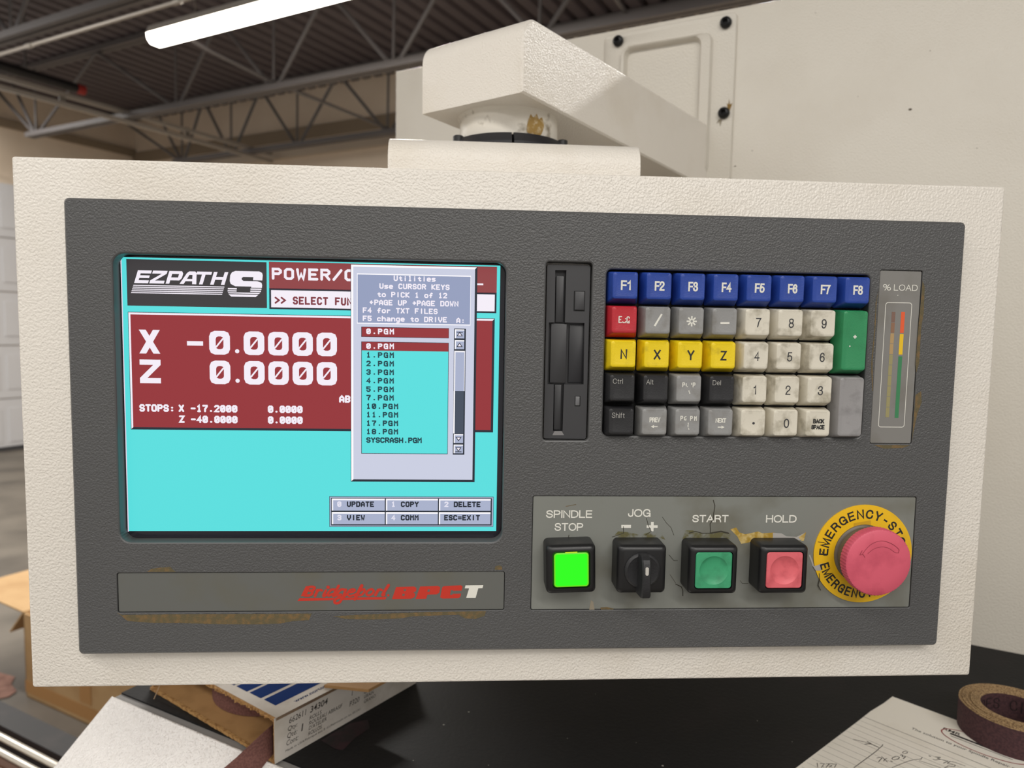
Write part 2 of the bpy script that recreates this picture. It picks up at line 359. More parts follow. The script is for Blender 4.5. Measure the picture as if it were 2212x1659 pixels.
# bracket on the pendant's roof that carries the pivot
BR0, BR1 = -62.0, 129.0                                  # mm in world x
def WX(x, y, z): return Vector((x / 1000, y / 1000, ZC + z / 1000))
mb = MB(); prof = [(548, 80), (548, 122)]
for i in range(1, 9):
    t = math.pi / 2 * i / 8; prof.append((548 + 17 * (1 - math.cos(t)), 122 + 18.5 * math.sin(t)))
prof += [(727, 140.5), (727, 80)]
mb.loft([[WX(BR0 + dx, y, z) for y, z in prof] for dx in (0, BR1 - BR0)], WHITE)
tag(mb.build('pivot_bracket', pend), 'cream rounded bracket on the roof')

# bezel
mb = MB()
HS = [(24.6, 28.7, 237.0, 187.6, 6), (259.2, 27.8, 285.3, 128.5, 2), (293.4, 31.2, 446.4, 125.5, 3), (451.9, 28.1, 477.3, 129.0, 1.0), (254.3, 160.6, 482.6, 228.2, 1.2), (22.2, 205.0, 239.0, 228.0, 1.2)]
DEEP = [-9, -9, -9, -1.3, -1.3, -1.3]
out = [rr(0, -0.1, 501.6, 252.1, 2.6, 4), rr(1.1, 1.0, 500.5, 251.0, 1.8, 4)]
mb.loft([ring(out[0], PL, -9), ring(out[0], PL, -1.2), ring(out[1], PL, 0)], GREYS, cap0=False, cap1=False)
loops = []
for (x0, y0, x1, y1, r), dp in zip(HS, DEEP):
    e = 0.9 if dp < -2 else 0.35
    big, sm = rr(x0 - e, y0 - e, x1 + e, y1 + e, r + e, 6), rr(x0, y0, x1, y1, r, 6)
    mb.loft([ring(big, PL, 0), ring(rr(x0 - e * .3, y0 - e * .3, x1 + e * .3, y1 + e * .3, r + e * .3, 6), PL, -e * .35), ring(sm, PL, -e), ring(sm, PL, dp)], GREYS, cap0=False, cap1=dp > -2, capm=VOID)
    loops.append(big)
holed(mb, PL, out[1], loops, 0, GREY)
tag(mb.build('bezel', pend, smooth=0), 'dark grey grained front frame')

# ---- screen
def glow(name, rgb, s=1.0): return mat('screen_' + name, rgb, 0.3, emit=s, spec=0.3)
G_CY = glow('cyan', (88, 221, 221)); G_RED = glow('red', (147, 46, 52)); G_HDR = glow('dull_red', (142, 63, 66)); G_BLK = glow('charcoal', (57, 54, 56))
G_WHT = glow('white', (243, 236, 246)); G_POP = glow('lilac', (201, 205, 224)); G_BLU = glow('slate_blue', (147, 157, 188)); G_DRK = glow('ink', (30, 38, 50))
G_EDGE = glow('edge', (222, 210, 226)); G_HI = glow('highlight', (250, 248, 252)); G_TRK = glow('track', (66, 76, 92)); G_GRY = glow('grey', (168, 176, 202)); G_TXR = glow('text_red', (126, 52, 62))
G_CYT = glow('text_teal', (16, 62, 72)); G_NUM = glow('pale_number', (226, 224, 238))
GLASS = mat('dark_screen_glass', (26, 26, 36), 0.12, spec=0.6)
def VG(x, y, k=0): return PL(26.0 + 207.6 * x / 640, 30.3 + 152.9 * y / 480, -8.0 + 0.03 * k)
mb = MB(); rbox(mb, PL, 24.7, 28.8, 236.9, 187.5, -8.9, -8.05, 5, 0.3, GLASS)
rect(mb, VG, -1, -1, 641, 481, 0, G_CY); rect(mb, VG, -2.6, 0, -0.6, 482, 0, G_EDGE)
screen = mb.build('screen', pend, smooth=0, weld=False); tag(screen, 'lit cyan display with red and white panels')
# logo
mb = MB(); rect(mb, VG, 7, 2.2, 240, 82, 1, G_BLK)
def LG(x, y, k=0): return VG(x + (43 - y) * 0.31, y, k)          # slanted lettering
LW = 5.0
def L(pts, wd=LW):
    stroke(mb, LG, pts, wd, 2, G_WHT, cap='butt')
def bar(x0, y0, x1, y1): poly(mb, LG, [(x0, y0), (x1, y0), (x1, y1), (x0, y1)], 2, G_WHT)
T_, B_ = 21, 43
def e_bars(x): bar(x, T_, x + 6, B_); bar(x + 6, T_, x + 23, T_ + 5); bar(x + 6, 29.5, x + 22, 34); bar(x + 6, B_ - 5, x + 23, B_)
e_bars(19)
bar(44, T_, 68, T_ + 5); bar(44, B_ - 5, 68, B_); poly(mb, LG, [(60, T_ + 5), (68, T_ + 5), (52, B_ - 5), (44, B_ - 5)], 2, G_WHT)
bar(71, T_, 77, B_); bar(77, T_, 92, T_ + 5); bar(77, 32, 92, 37); poly(mb, LG, [(92, T_), (95, T_ + 4), (95, 33), (92, 37), (88.5, 33), (88.5, 25)], 2, G_WHT)
poly(mb, LG, [(94, B_), (101, T_ + 3), (104, T_), (114, T_), (117, T_ + 3), (122, B_), (115, B_), (111, 27), (106, 27), (101, B_)], 2, G_WHT); bar(101, 34, 115, 38)
bar(117, T_, 142, T_ + 5); bar(126.5, T_ + 5, 132.5, B_)
bar(145, T_, 151, B_); bar(163, T_, 169, B_); bar(151, 29.5, 163, 34.5)
# the big S
SPL = [(186, 18.5), (226, 18.5), (231, 21), (232.5, 25), (232.5, 34), (217, 34), (217, 28.5), (200, 28.5), (197.5, 30.5), (198, 33.5), (201, 35.5), (224, 35.5), (231.5, 38), (233, 42), (233, 47), (215, 47), (215, 45), (188, 45), (180, 41), (178, 36), (178, 26), (180.5, 21)]
def SG(x, y, k=0): return VG(x + (40 - y) * 0.10 - 0.5, y, k)
poly(mb, SG, SPL, 2, G_WHT)
for i, (ya, yb) in enumerate(((48.2, 50.6), (52.0, 54.2), (55.6, 57.6), (59, 63))):
    if i < 2:
        rect(mb, SG, 176, ya, 191, yb, 2, G_WHT); rect(mb, SG, 214, ya, 232.5 - i * .6, yb, 2, G_WHT)
    else:
        poly(mb, SG, [(176.5 + (i - 2) * 1.5, ya), (231 - (i - 2) * 3, ya), (229 - (i - 2) * 5, yb), (178 + (i - 2) * 5, yb)], 2, G_WHT)
for i in range(5): rect(mb, LG, 18.7, 46 + i * 3.15, 170, 47.7 + i * 3.15, 2, G_WHT)
mb.build('logo_panel', screen, smooth=0, weld=False)
# header
mb = MB(); rect(mb, VG, 244, 1.2, 635.2, 48, 1, G_HDR); rect(mb, VG, 244, 47, 635.2, 83.4, 1, G_DRK); rect(mb, VG, 247.2, 50.3, 632, 80.3, 2, G_WHT)
pen_text(mb, VG, 'POWER/C', 248.6, 11.4, 12.6, 16.2, 20.55, 4.6, 2, G_WHT)
pen_text(mb, VG, '>> SELECT FUN', 253.0, 60.8, 6.0, 11.0, 10.25, 3.0, 3, G_TXR)
rect(mb, VG, 600, 31.2, 611.6, 34.2, 2, G_WHT)
mb.build('message_bar', screen, smooth=0, weld=False)
# position readout
mb = MB(); rect(mb, VG, 7.4, 92.6, 632.6, 298.6, 1, G_DRK); poly(mb, VG, [(8.2, 93.6), (632, 93.6), (628.6, 97), (11.4, 97), (11.4, 294.6), (8.2, 297.6)], 2, G_WHT); rect(mb, VG, 11.4, 97, 628.6, 294.4, 2, G_RED)
def chunky(ch, x, y, wd=35, ht=41.5, s=9.2):
    if ch == 'X':
        poly(mb, VG, [(x, y), (x + s * 1.25, y), (x + wd, y + ht), (x + wd - s * 1.25, y + ht)], 3, G_WHT)
        poly(mb, VG, [(x + wd, y), (x + wd - s * 1.25, y), (x, y + ht), (x + s * 1.25, y + ht)], 3, G_WHT)
    elif ch == 'Z':
        rect(mb, VG, x, y, x + wd, y + s, 3, G_WHT); rect(mb, VG, x, y + ht - s, x + wd, y + ht, 3, G_WHT)
        poly(mb, VG, [(x + wd - s * 1.35, y + s), (x + wd, y + s), (x + s * 1.35, y + ht - s), (x, y + ht - s)], 3, G_WHT)
    elif ch == '0':
        o = rr(x, y, x + wd, y + ht, 9.5, 2); i_ = rr(x + 11, y + 9.6, x + wd - 11, y + ht - 9.6, 4.5, 2)
        holed(mb, VG, o, [i_], 3, G_WHT)
        stroke(mb, VG, [(x + 11.4, y + ht - 13), (x + wd - 11.4, y + 13)], 2.8, 3.4, G_WHT, cap='butt')
    elif ch == '.': disc(mb, VG, x + 3.6, y + ht - 6.4, 3.7, 3, G_WHT, 12)
    elif ch == '-': rect(mb, VG, x, y + 18.6, x + 27, y + 26.4, 3, G_WHT)
for row, y in (('X', 123.2), ('Z', 175.2)):
    chunky(row, 24.7, y)
    if row == 'X': chunky('-', 104.6, y)
    chunky('0', 141.8, y); chunky('.', 185.2, y)
    for k in range(4): chunky('0', 199.9 + 41.3 * k, y)
for tx, x, y in (('STOPS:', 22.3, 253.6), ('X', 88.2, 253.6), ('-17.2000', 108, 253.6), ('0.0000', 239.6, 253.6), ('Z', 88.6, 272.9), ('-40.0000', 108, 272.9), ('0.0000', 239.6, 272.9), ('AB', 362.2, 234)):
    pen_text(mb, VG, tx, x, y, 6.2, 10.0, 10.05, 3.3, 3, G_WHT)
mb.build('position_readout', screen, smooth=0, weld=False)
# file menu
mb = MB(); rect(mb, VG, 382.4, 2.4, 601, 390, 4, G_DRK); poly(mb, VG, [(383.2, 3), (600, 3), (596.5, 7), (387.5, 7), (387.5, 385.6), (383.2, 389)], 5, G_HI); rect(mb, VG, 387, 6.6, 597, 385.8, 5.5, G_POP)
rect(mb, VG, 393.4, 18, 590, 106.2, 6, G_HI); rect(mb, VG, 394.4, 20, 589.2, 104.4, 7, G_BLU)
for tx, x, y in (('Utilities', 456.2, 20.4), ('Use CURSOR KEYS', 431.7, 34.4), ('to PICK 1 of 12', 427.6, 49.2), ('<PAGE UP ~PAGE DOWN', 414.8, 63.4), ('F4 for TXT FILES', 403.2, 77.4), ('F5 change to DRIVE', 403.2, 91.8), ('A:', 565.2, 92.6)):
    pen_text(mb, VG, tx, x, y, 5.1, 7.6, 8.15, 2.1, 8, G_WHT)
rect(mb, VG, 400.6, 111.6, 552.6, 129.6, 6, G_DRK); rect(mb, VG, 401.6, 112.4, 552, 128.8, 7, G_RED)
rect(mb, VG, 400.6, 137.6, 552.6, 338.9, 6, G_DRK); rect(mb, VG, 401.6, 138.4, 551.8, 338, 7, G_CY); rect(mb, VG, 401.6, 138.4, 551.8, 153.4, 8, G_RED)
pen_text(mb, VG, '0.PGM', 409.3, 114.4, 5.4, 7.7, 10.05, 2.4, 9, G_WHT); pen_text(mb, VG, '0.PGM', 409.3, 140.5, 5.4, 7.7, 10.05, 2.4, 9, G_WHT)
for i, tx in enumerate(('1.PGM', '2.PGM', '3.PGM', '4.PGM', '5.PGM', '7.PGM', '10.PGM', '11.PGM', '17.PGM', '18.PGM', 'SYSCRASH.PGM')):
    pen_text(mb, VG, tx, 409.3, 156.2 + i * 15.28, 5.4, 7.7, 8.15 if len(tx) > 9 else 10.05 if len(tx) == 5 else 9.6, 2.4, 9, G_CYT)
def button(x0, y0, x1, y1, k=7):
    rect(mb, VG, x0, y0, x1, y1, k, G_DRK); rect(mb, VG, x0 + 1, y0 + 1, x1 - 2.4, y1 - 2, k + .5, G_HI); rect(mb, VG, x0 + 3, y0 + 3, x1 - 2.4, y1 - 2, k + 1, G_GRY)
rect(mb, VG, 561.6, 112, 582.2, 339.6, 6, G_DRK)
for (y0, up, end) in ((112.4, 1, 1), (131.6, 1, 0), (301.2, 0, 0), (320.2, 0, 1)):
    button(562, y0, 582, y0 + 19)
    cy = y0 + 9.5; s = -1 if up else 1
    poly(mb, VG, [(566, cy - s * 3.6), (577, cy - s * 3.6), (571.5, cy + s * 4.4)], 9, G_DRK); poly(mb, VG, [(568.4, cy - s * 2.4), (574.6, cy - s * 2.4), (571.5, cy + s * 2.2)], 9.5, G_WHT)
    if end: rect(mb, VG, 566, cy + s * 4, 577, cy + s * 4 + 1.3, 9, G_DRK)
rect(mb, VG, 562.4, 151.6, 581, 224, 7, G_HI); rect(mb, VG, 564.4, 154, 580, 224, 8, G_GRY); rect(mb, VG, 564.4, 224, 580, 301, 8, G_TRK); rect(mb, VG, 562, 224, 564.4, 301, 7, G_HI)
mb.build('file_menu', screen, smooth=0, weld=False)
# soft key bar
mb = MB(); rect(mb, VG, 344.6, 417.2, 635.6, 473.2, 1, G_DRK); rect(mb, VG, 345.4, 418, 634.9, 472.5, 2, G_GRY); rect(mb, VG, 347.6, 420, 632.6, 470.6, 3, G_DRK)
for i, (x0, x1) in enumerate(((349, 442), (444, 536.2), (538, 630.4))):
    for j, (y0, y1) in enumerate(((421.2, 443.2), (446, 468.4))):
        poly(mb, VG, [(x0, y0), (x1, y0), (x1, y1), (x0, y1)], 4, G_HI); rect(mb, VG, x0 + 2.4, y0 + 3, x1, y1, 5, G_GRY)
        num, tx = (('0', 'UPDATE'), ('3', 'VIEW'), ('1', 'COPY'), ('4', 'COMM'), ('2', 'DELETE'), ('', 'ESC=EXIT'))[i * 2 + j]
        if num: pen_text(mb, VG, num, x0 + 9.6, y0 + 5, 5.0, 7.8, 8, 2.3, 6, G_NUM)
        pen_text(mb, VG, tx, x0 + (26.4 if num else 9.4), y0 + 5, 5.0, 7.8, 8.1, 2.4, 6, G_DRK)
mb.build('soft_key_bar', screen, smooth=0, weld=False)

# ---- floppy drive
mb = MB(); FX0, FX1, FY0, FY1 = 260.1, 284.6, 29.2, 127.9
def fm(x, y): return MM(*Z7(x, y), -3)
cut = [fm(*q) for q in ((224, 165), (315, 165), (303, 590), (462, 595), (455, 1095), (296, 1095), (284, 1475), (206, 1475), (212, 1095), (160, 1092), (172, 590), (219, 588))]
holed(mb, PL, rr(FX0, FY0, FX1, FY1, 1, 3), [cut], -3, DRIVE)
mb.loft([ring(cut, PL, -3), ring(cut, PL, -7)], DRIVE, cap0=False, cap1=True, capm=DRIVE2)
mb.loft([ring(rr(FX0, FY0, FX1, FY1, 1, 3), PL, -3), ring(rr(FX0, FY0, FX1, FY1, 1, 3), PL, -9)], DRIVE, cap0=False, cap1=True, capm=VOID)
lip = [fm(*q) for q in ((218, 1476), (276, 1476), (296, 1508), (200, 1508))]; poly(mb, PL, lip, -2.95, mat('pale_grey_lip', (128, 126, 126), 0.5))  # paler lip patch laid flat on the drive face
drive = mb.build('floppy_drive', pend); tag(drive, 'charcoal upright disk drive slot')
def fblock(name, q, w0, w1, mt, lab=None, bev=0.3):
    (x0, y0), (x1, y1) = fm(*q[0]), fm(*q[1]); b = MB(); rbox(b, PL, x0, y0, x1, y1, w0, w1, 0.3, bev, mt, n=2, bn=2); o = b.build(name, drive)
    if lab: o['label'] = lab
fblock('shutter', ((192, 600), (312, 1085)), -7, -4.4, DRIVE2)
fblock('slot_guide', ((236, 210), (294, 590)), -7, -5.2, DRIVE2)
fblock('slot_guide', ((222, 1100), (272, 1470)), -7, -5.2, DRIVE2)
fblock('finger_recess', ((345, 610), (456, 1085)), -7, -5.8, mat('recess_black_plastic', (34, 34, 37), 0.35))
b = MB(); (x0, y0), (x1, y1) = fm(376, 333), fm(464, 500); rbox(b, PL, x0, y0, x1, y1, -3.2, -2.92, 0.2, 0.02, VOID, n=2, bn=1)
(x0, y0), (x1, y1) = fm(384, 338), fm(459, 490); rbox(b, PL, x0, y0, x1, y1, -3, -2.2, 0.4, 0.3, DRIVE, n=2, bn=2); b.build('eject_button', drive)
b = MB(); (x0, y0), (x1, y1) = fm(384, 1188), fm(428, 1274); rbox(b, PL, x0, y0, x1, y1, -3.2, -2.93, 0.2, 0.02, VOID, n=2, bn=1)
(x0, y0), (x1, y1) = fm(389, 1193), fm(421, 1265); rbox(b, PL, x0, y0, x1, y1, -3, -2.6, 0.2, 0.15, mat('grey_led_lens', (104, 104, 106), 0.35), n=2, bn=2); b.build('activity_light', drive)

# ---- keyboard
mb = MB(); rbox(mb, PL, 293.5, 31.3, 446.3, 125.4, -8.9, -7.5, 3, 0.3, VOID, n=4, bn=1)
kb = mb.build('keyboard', pend); tag(kb, 'block of coloured square keys in a black well')
def smudge(name, rgb, dark, lo=0.5, hi=0.75, sc=150):
    return mat(name, rgb, 0.42, dirt=(dark, sc, lo, hi), bump=(1400, 0.00006, 1, 0))
KBL = smudge('blue_key_plastic', (38, 70, 158), (35, 65, 148)); KRD = smudge('red_key_plastic', (190, 40, 52), (176, 38, 50)); KYE = smudge('yellow_key_plastic', (238, 208, 24), (196, 170, 32), 0.55, 0.78)
KGY = smudge('grey_key_plastic', (146, 146, 145), (130, 128, 124)); KWH = smudge('ivory_key_plastic', (218, 212, 196), (154, 146, 126), 0.5, 0.74, 120); KBK = smudge('black_key_plastic', (40, 40, 42), (35, 35, 37)); KGN = smudge('green_key_plastic', (48, 140, 90), (44, 130, 83))
KGR = smudge('plain_grey_key_plastic', (150, 148, 148), (128, 126, 126))
INKD = mat('dark_key_legend', (58, 58, 60), 0.5); INKF = mat('faint_key_legend', (176, 174, 168), 0.5); INKDK = mat('black_key_legend', (36, 36, 34), 0.5)
KU, KV, PITCH = 303.07, 40.3, 19.05                       # centre of the first key's top, key pitch
def key(c, r, mt, label, rows=1, legend=None):
    b = MB(); cx = KU + PITCH * c; cy = KV + PITCH * (r + (rows - 1) / 2); ex = PITCH * (rows - 1) / 2
    rings = []
    for (hx, hy, oy, w, rad) in ((9.05, 9.05, 0.95, -5.5, 1.0), (9.0, 9.0, 0.95, -4.2, 1.0), (7.15, 7.5, 0.1, 4.2, 1.5), (6.95, 7.3, 0.08, 4.7, 1.5), (6.6, 6.95, 0.05, 4.95, 1.4), (5.4, 5.7, 0, 4.75, 1.2)):
        rings.append(ring(rr(cx - hx, cy + oy - hy - ex, cx + hx, cy + oy + hy + ex, rad, 4), PL, w))
    b.loft(rings, mt)
    if legend: legend(b, cx, cy)
    o = b.build('key', kb, smooth=40); o['label'] = label
    return o
KW = 4.80
def tx(text, x0, y0, x1, y1, ink, wd):
    def f(b, cx, cy): helv(b, PL, text, cx + x0, cy + y0, cx + x1, cy + y1, wd, KW, ink)
    return f
for i in range(8): key(i, 0, KBL, 'blue F%d key' % (i + 1), legend=tx('F%d' % (i + 1), -2.5, -2.7, 3.1, 2.6, INKW, 0.95))
def esc(b, cx, cy):
    for pts in (((-3, -1.7), (-3, 1.6), (-1.6, 1.6)), ((-3, 0), (-2, 0)), ((-3, -1.7), (-1.6, -1.7)), ((-.9, 1.2), (-.6, 1.6), (.6, 1.6), (.8, 1)), ((.6, -.6), (.8, -.5)), ((1.5, 1.3), (1.5, -1.3), (2, -1.7), (2.6, -1.5), (2.8, -.9)), ((2.9, 1.7), (1.8, 1.7), (2.8, .6), (2.8, 1.6))):
        stroke(b, PL, [(cx + x, cy + y) for x, y in pts], 0.55, KW, INKW)
key(0, 1, KRD, 'red escape key with worn lettering', legend=esc)
def slash(b, cx, cy): poly(b, PL, [(cx - 2.3, cy + 3.0), (cx + 1.6, cy - 3.7), (cx + 2.5, cy - 3.3), (cx - 1.3, cy + 3.4)], KW, INKW)
key(1, 1, KGY, 'grey key with a white slash', legend=slash)
def star(b, cx, cy):
    for i in range(8):
        t = math.pi / 4 * i; stroke(b, PL, [(cx + .7 * math.cos(t) + .2, cy + .7 * math.sin(t) + .2), (cx + 2.9 * math.cos(t) + .2, cy + 2.9 * math.sin(t) + .2)], 0.85, KW, INKW, cap='butt')
key(2, 1, KGY, 'grey key with a white asterisk', legend=star)
key(3, 1, KGY, 'grey key with a white minus bar', legend=lambda b, cx, cy: stroke(b, PL, [(cx - 2.4, cy + .9), (cx + 2.8, cy + .8)], 1.1, KW, INKW, cap='butt'))
for i, (a, dim) in enumerate((('N', (-1.6, 2.2)), ('X', (-1.7, 2.2)), ('Y', (-1.6, 2.4)), ('Z', (-1.5, 2.0)))):
    key(i, 2, KYE, 'yellow %s key' % a, legend=tx(a, dim[0], -2.6, dim[1], 2.9, INKDK, 0.9))
for (c, r, a) in ((4, 1, '7'), (5, 1, '8'), (6, 1, '9'), (4, 2, '4'), (5, 2, '5'), (6, 2, '6'), (4, 3, '1'), (5, 3, '2'), (6, 3, '3'), (5, 4, '0')):
    key(c, r, KWH, 'grubby ivory %s key' % a, legend=tx(a, -1.0 if a != '1' else -.6, -2.4, 2.0 if a != '1' else .9, 2.9, INKD, 0.62))
key(4, 4, KWH, 'grubby ivory decimal point key', legend=lambda b, cx, cy: disc(b, PL, cx + .3, cy + .4, .75, KW, INKD, 12))
def bksp(b, cx, cy):
    helv(b, PL, 'BACK', cx - 2.9, cy - 2.4, cx + 3.7, cy + .2, .6, KW, INKDK); helv(b, PL, 'SPACE', cx - 3.8, cy + 1.0, cx + 4.0, cy + 3.6, .6, KW, INKDK)
key(6, 4, KWH, 'ivory backspace key', legend=bksp)
for c, r, a, x1, y0, y1 in ((0, 3, 'Ctrl', .2, -5.1, -2.2), (1, 3, 'Alt', -1.4, -4.9, -2.1), (3, 3, 'Del', -.7, -4.9, -2.1), (0, 4, 'Shift', 1.8, -4.9, -1.9)):
    key(c, r, KBK, 'black %s key' % a, legend=tx(a, -5.4, y0, x1, y1, INKF, 0.26))
def worn(parts):
    def f(b, cx, cy):
        for pts in parts: stroke(b, PL, [(cx + x, cy + y) for x, y in pts], 0.5, KW, INKW)
    return f
P_ = lambda x: [((x, -.9), (x, -3.2), (x + .9, -3.2), (x + 1.1, -2.6), (x + .9, -2), (x, -2))]
key(2, 3, KGY, 'grey page up key with rubbed off lettering', legend=worn(P_(-3.6) + P_(2.4) + [((-1.4, -1.4), (-1.7, -2.0), (-1.5, -2.7)), ((-.9, -1), (-.8, -1.1)), ((1.5, -3.1), (1.5, -2.3)), ((.1, 1.2), (.2, 1.8)), ((.5, 2.2), (.7, 2.8))]))
def arrow(b, cx, cy, s):
    rect(b, PL, cx - 1.8, cy + 2.55, cx + 1.8, cy + 3.1, KW, INKW); poly(b, PL, [(cx + s * 2.1, cy + 2.83), (cx + s * .3, cy + 1.9), (cx + s * .3, cy + 3.75)], KW + .05, INKW)
def prevk(b, cx, cy): helv(b, PL, 'PREV', cx - 2.9, cy - 2.4, cx + 3.3, cy + .4, .55, KW, INKW); arrow(b, cx + .1, cy, -1)
def nextk(b, cx, cy): helv(b, PL, 'NEXT', cx - 2.9, cy - 2.4, cx + 3.3, cy + .3, .55, KW, INKW); arrow(b, cx + .4, cy, 1)
key(1, 4, KGY, 'grey key lettered PREV with left arrow', legend=prevk)
key(2, 4, KGY, 'grey page down key with chipped lettering', legend=worn(P_(-4) + P_(1.6) + [((-1, -1), (-1.9, -1.2), (-2, -2.6), (-1, -3.1)), ((-1, -1.9), (-1, -1)), ((4, -.9), (4, -3.1)), ((5, -.9), (5, -3.1), (4.2, -2)), ((.4, .6), (.5, 3), (.2, 2.2)), ((.7, 3.8), (.9, 4.2))]))
key(3, 4, KGY, 'grey key lettered NEXT with right arrow', legend=nextk)
def plus(b, cx, cy):
    stroke(b, PL, [(cx - 1, cy - 2.2), (cx + 1, cy - 2.2)], .7, KW, INKW, cap='butt'); stroke(b, PL, [(cx, cy - 3.2), (cx, cy - 1.2)], .7, KW, INKW, cap='butt'); stroke(b, PL, [(cx - 3, cy + 3.4), (cx - 2.9, cy + 3), (cx - 2.4, cy + 3.2)], .35, KW, INKW)
key(7, 1, KGN, 'tall green plus key', rows=2, legend=plus)
key(7, 3, KGR, 'tall blank grey key', rows=2)

# ---- load meter
mb = MB(); rbox(mb, PL, 452.2, 28.4, 477.0, 128.7, -1.25, -0.55, 0.8, 0.2, PLATE3, n=3, bn=1)
W3 = -0.49
helv(mb, PL, '% LOAD', *MM(*Z8(1312, 278), -.5), *MM(*Z8(1590, 335), -.5), .42, W3, INKW, 1.4)
fr = [MM(*Z8(x, y), -.5) for x, y in ((1330, 425), (1548, 430), (1488, 1446), (1276, 1443))]
x0, y0, x1, y1 = fr[0][0] + .1, fr[0][1], fr[1][0], fr[2][1]
holed(mb, PL, rr(x0, y0, x1, y1, 1.6, 5), [rr(x0 + .35, y0 + .35, x1 - .35, y1 - .35, 1.3, 5)], W3, INKW)
disc(mb, PL, *MM(*Z8(1431, 369), -.5), .25, W3, INKW, 8)
meter = mb.build('load_meter', pend); tag(meter, 'grey load meter strip with coloured bars')
xa, ya = MM(*Z8(1397, 505), -.5); xb = MM(*Z8(1474, 505), -.5)[0]
yy = [MM(*Z8(1460, k), -.5)[1] for k in (505, 676, 684, 852, 866, 1368)]
b = MB()
rect(b, PL, xb - 1.15, yy[0], xb + 1.15, yy[1], W3, mat('orange_red_print', (226, 92, 48), .5)); rect(b, PL, xb - 1.15, yy[2], xb + 1.15, yy[3], W3, mat('yellow_print', (232, 190, 28), .5)); rect(b, PL, xb - 1.15, yy[4], xb + 1.15, yy[5], W3, mat('green_print', (58, 128, 84), .5))
b.build('colour_scale', meter, weld=False)
b = MB(); n = 10
for i in range(n):
    t0, t1 = ya + (yy[5] - ya) * i / n, ya + (yy[5] - ya) * (i + 1) / n
    rect(b, PL, xa - 1.1, t0, xa + 1.1, t1 - .3, W3, mat('unlit_red_led', (124, 96, 84), .4) if i < 1 else mat('unlit_brown_led', (140, 104, 80), .4) if i < 2 else mat('unlit_amber_led', (176, 146, 100), .4) if i < 4 else mat('unlit_olive_led', (152, 144, 100), .4))
b.build('led_bar', meter, weld=False)

# ---- name plate
mb = MB(); rbox(mb, PL, 22.5, 205.3, 238.7, 227.7, -1.25, -0.6, 1.0, 0.2, PLATE2, n=3, bn=1)
WN = -0.54; RED = mat('red_logo_print', (196, 50, 34), .5)
def LN(x, y, w): u, v = MM(*ZP(x, y), -.55); return PL(u, v, w)
def LB(x, y, w): u, v = MM(*ZN(x, y), -.55); return PL(u, v, w)
def q(pts, wd): stroke(mb, LN, curve([(float(a), float(b)) for a, b in pts]), wd * 1.22, WN, RED)
poly(mb, LN, [(310, 160), (415, 160), (310, 382), (196, 382)], WN, RED)
q([(380, 178), (470, 178), (500, 200), (470, 245), (390, 262)], 44); q([(390, 262), (450, 275), (440, 330), (380, 362), (280, 364)], 46)
q([(562, 250), (508, 375)], 50); q([(540, 300), (600, 245), (660, 255)], 40)
q([(745, 255), (690, 370), (760, 350)], 46); q([(790, 185), (794, 187)], 62)
q([(930, 235), (860, 240), (795, 310), (800, 365), (880, 335)], 44); q([(1020, 160), (910, 360), (960, 355)], 50)
q([(1150, 240), (1080, 235), (1005, 300), (1000, 362), (1070, 345)], 44); q([(1180, 240), (1090, 440), (1030, 520), (950, 530), (930, 490), (980, 430), (1130, 385), (1200, 330)], 44)
q([(1220, 300), (1330, 285), (1375, 250), (1330, 228), (1250, 262), (1215, 330), (1250, 372), (1330, 362), (1400, 330)], 38)
q([(1525, 150), (1370, 440)], 58); q([(1500, 255), (1570, 230), (1580, 280), (1520, 350), (1450, 365)], 40)
q([(1740, 225), (1650, 265), (1625, 330), (1670, 365), (1740, 335), (1785, 270), (1740, 225)], 40)
q([(1880, 245), (1820, 355)], 50); q([(1850, 300), (1910, 235), (1960, 250)], 40)
q([(2105, 140), (1985, 330), (1990, 355), (2010, 340)], 52)
poly(mb, LN, [(170, 425), (930, 418), (905, 468), (125, 484)], WN, RED); poly(mb, LN, [(1110, 412), (2065, 395), (2035, 452), (1090, 466)], WN, RED)
disc(mb, LN, 2100, 362, 26, WN, RED, 12)
holed(mb, LB, [(1042, 346), (1215, 340), (1238, 356), (1232, 386), (1208, 398), (1226, 412), (1216, 444), (1188, 457), (1003, 461)], [[(1118, 366), (1138, 366), (1136, 384), (1114, 384)], [(1104, 410), (1126, 410), (1122, 430), (1100, 430)]], WN, RED)
holed(mb, LB, [(1272, 340), (1440, 334), (1464, 346), (1456, 398), (1430, 416), (1342, 418), (1330, 457), (1228, 460)], [[(1346, 368), (1366, 368), (1362, 390), (1340, 390)]], WN, RED)
poly(mb, LB, [(1500, 336), (1660, 329), (1678, 340), (1668, 380), (1585, 382), (1586, 374), (1566, 376), (1558, 420), (1580, 420), (1582, 410), (1664, 408), (1656, 440), (1636, 452), (1486, 456), (1464, 444), (1482, 350)], WN, RED)
poly(mb, LB, [(1706, 330), (1876, 328), (1868, 356), (1828, 358), (1802, 450), (1712, 450), (1740, 358), (1698, 358)], WN, INKW)
tag(mb.build('name_plate', pend, weld=False, smooth=0), 'grey name strip with red and white lettering')

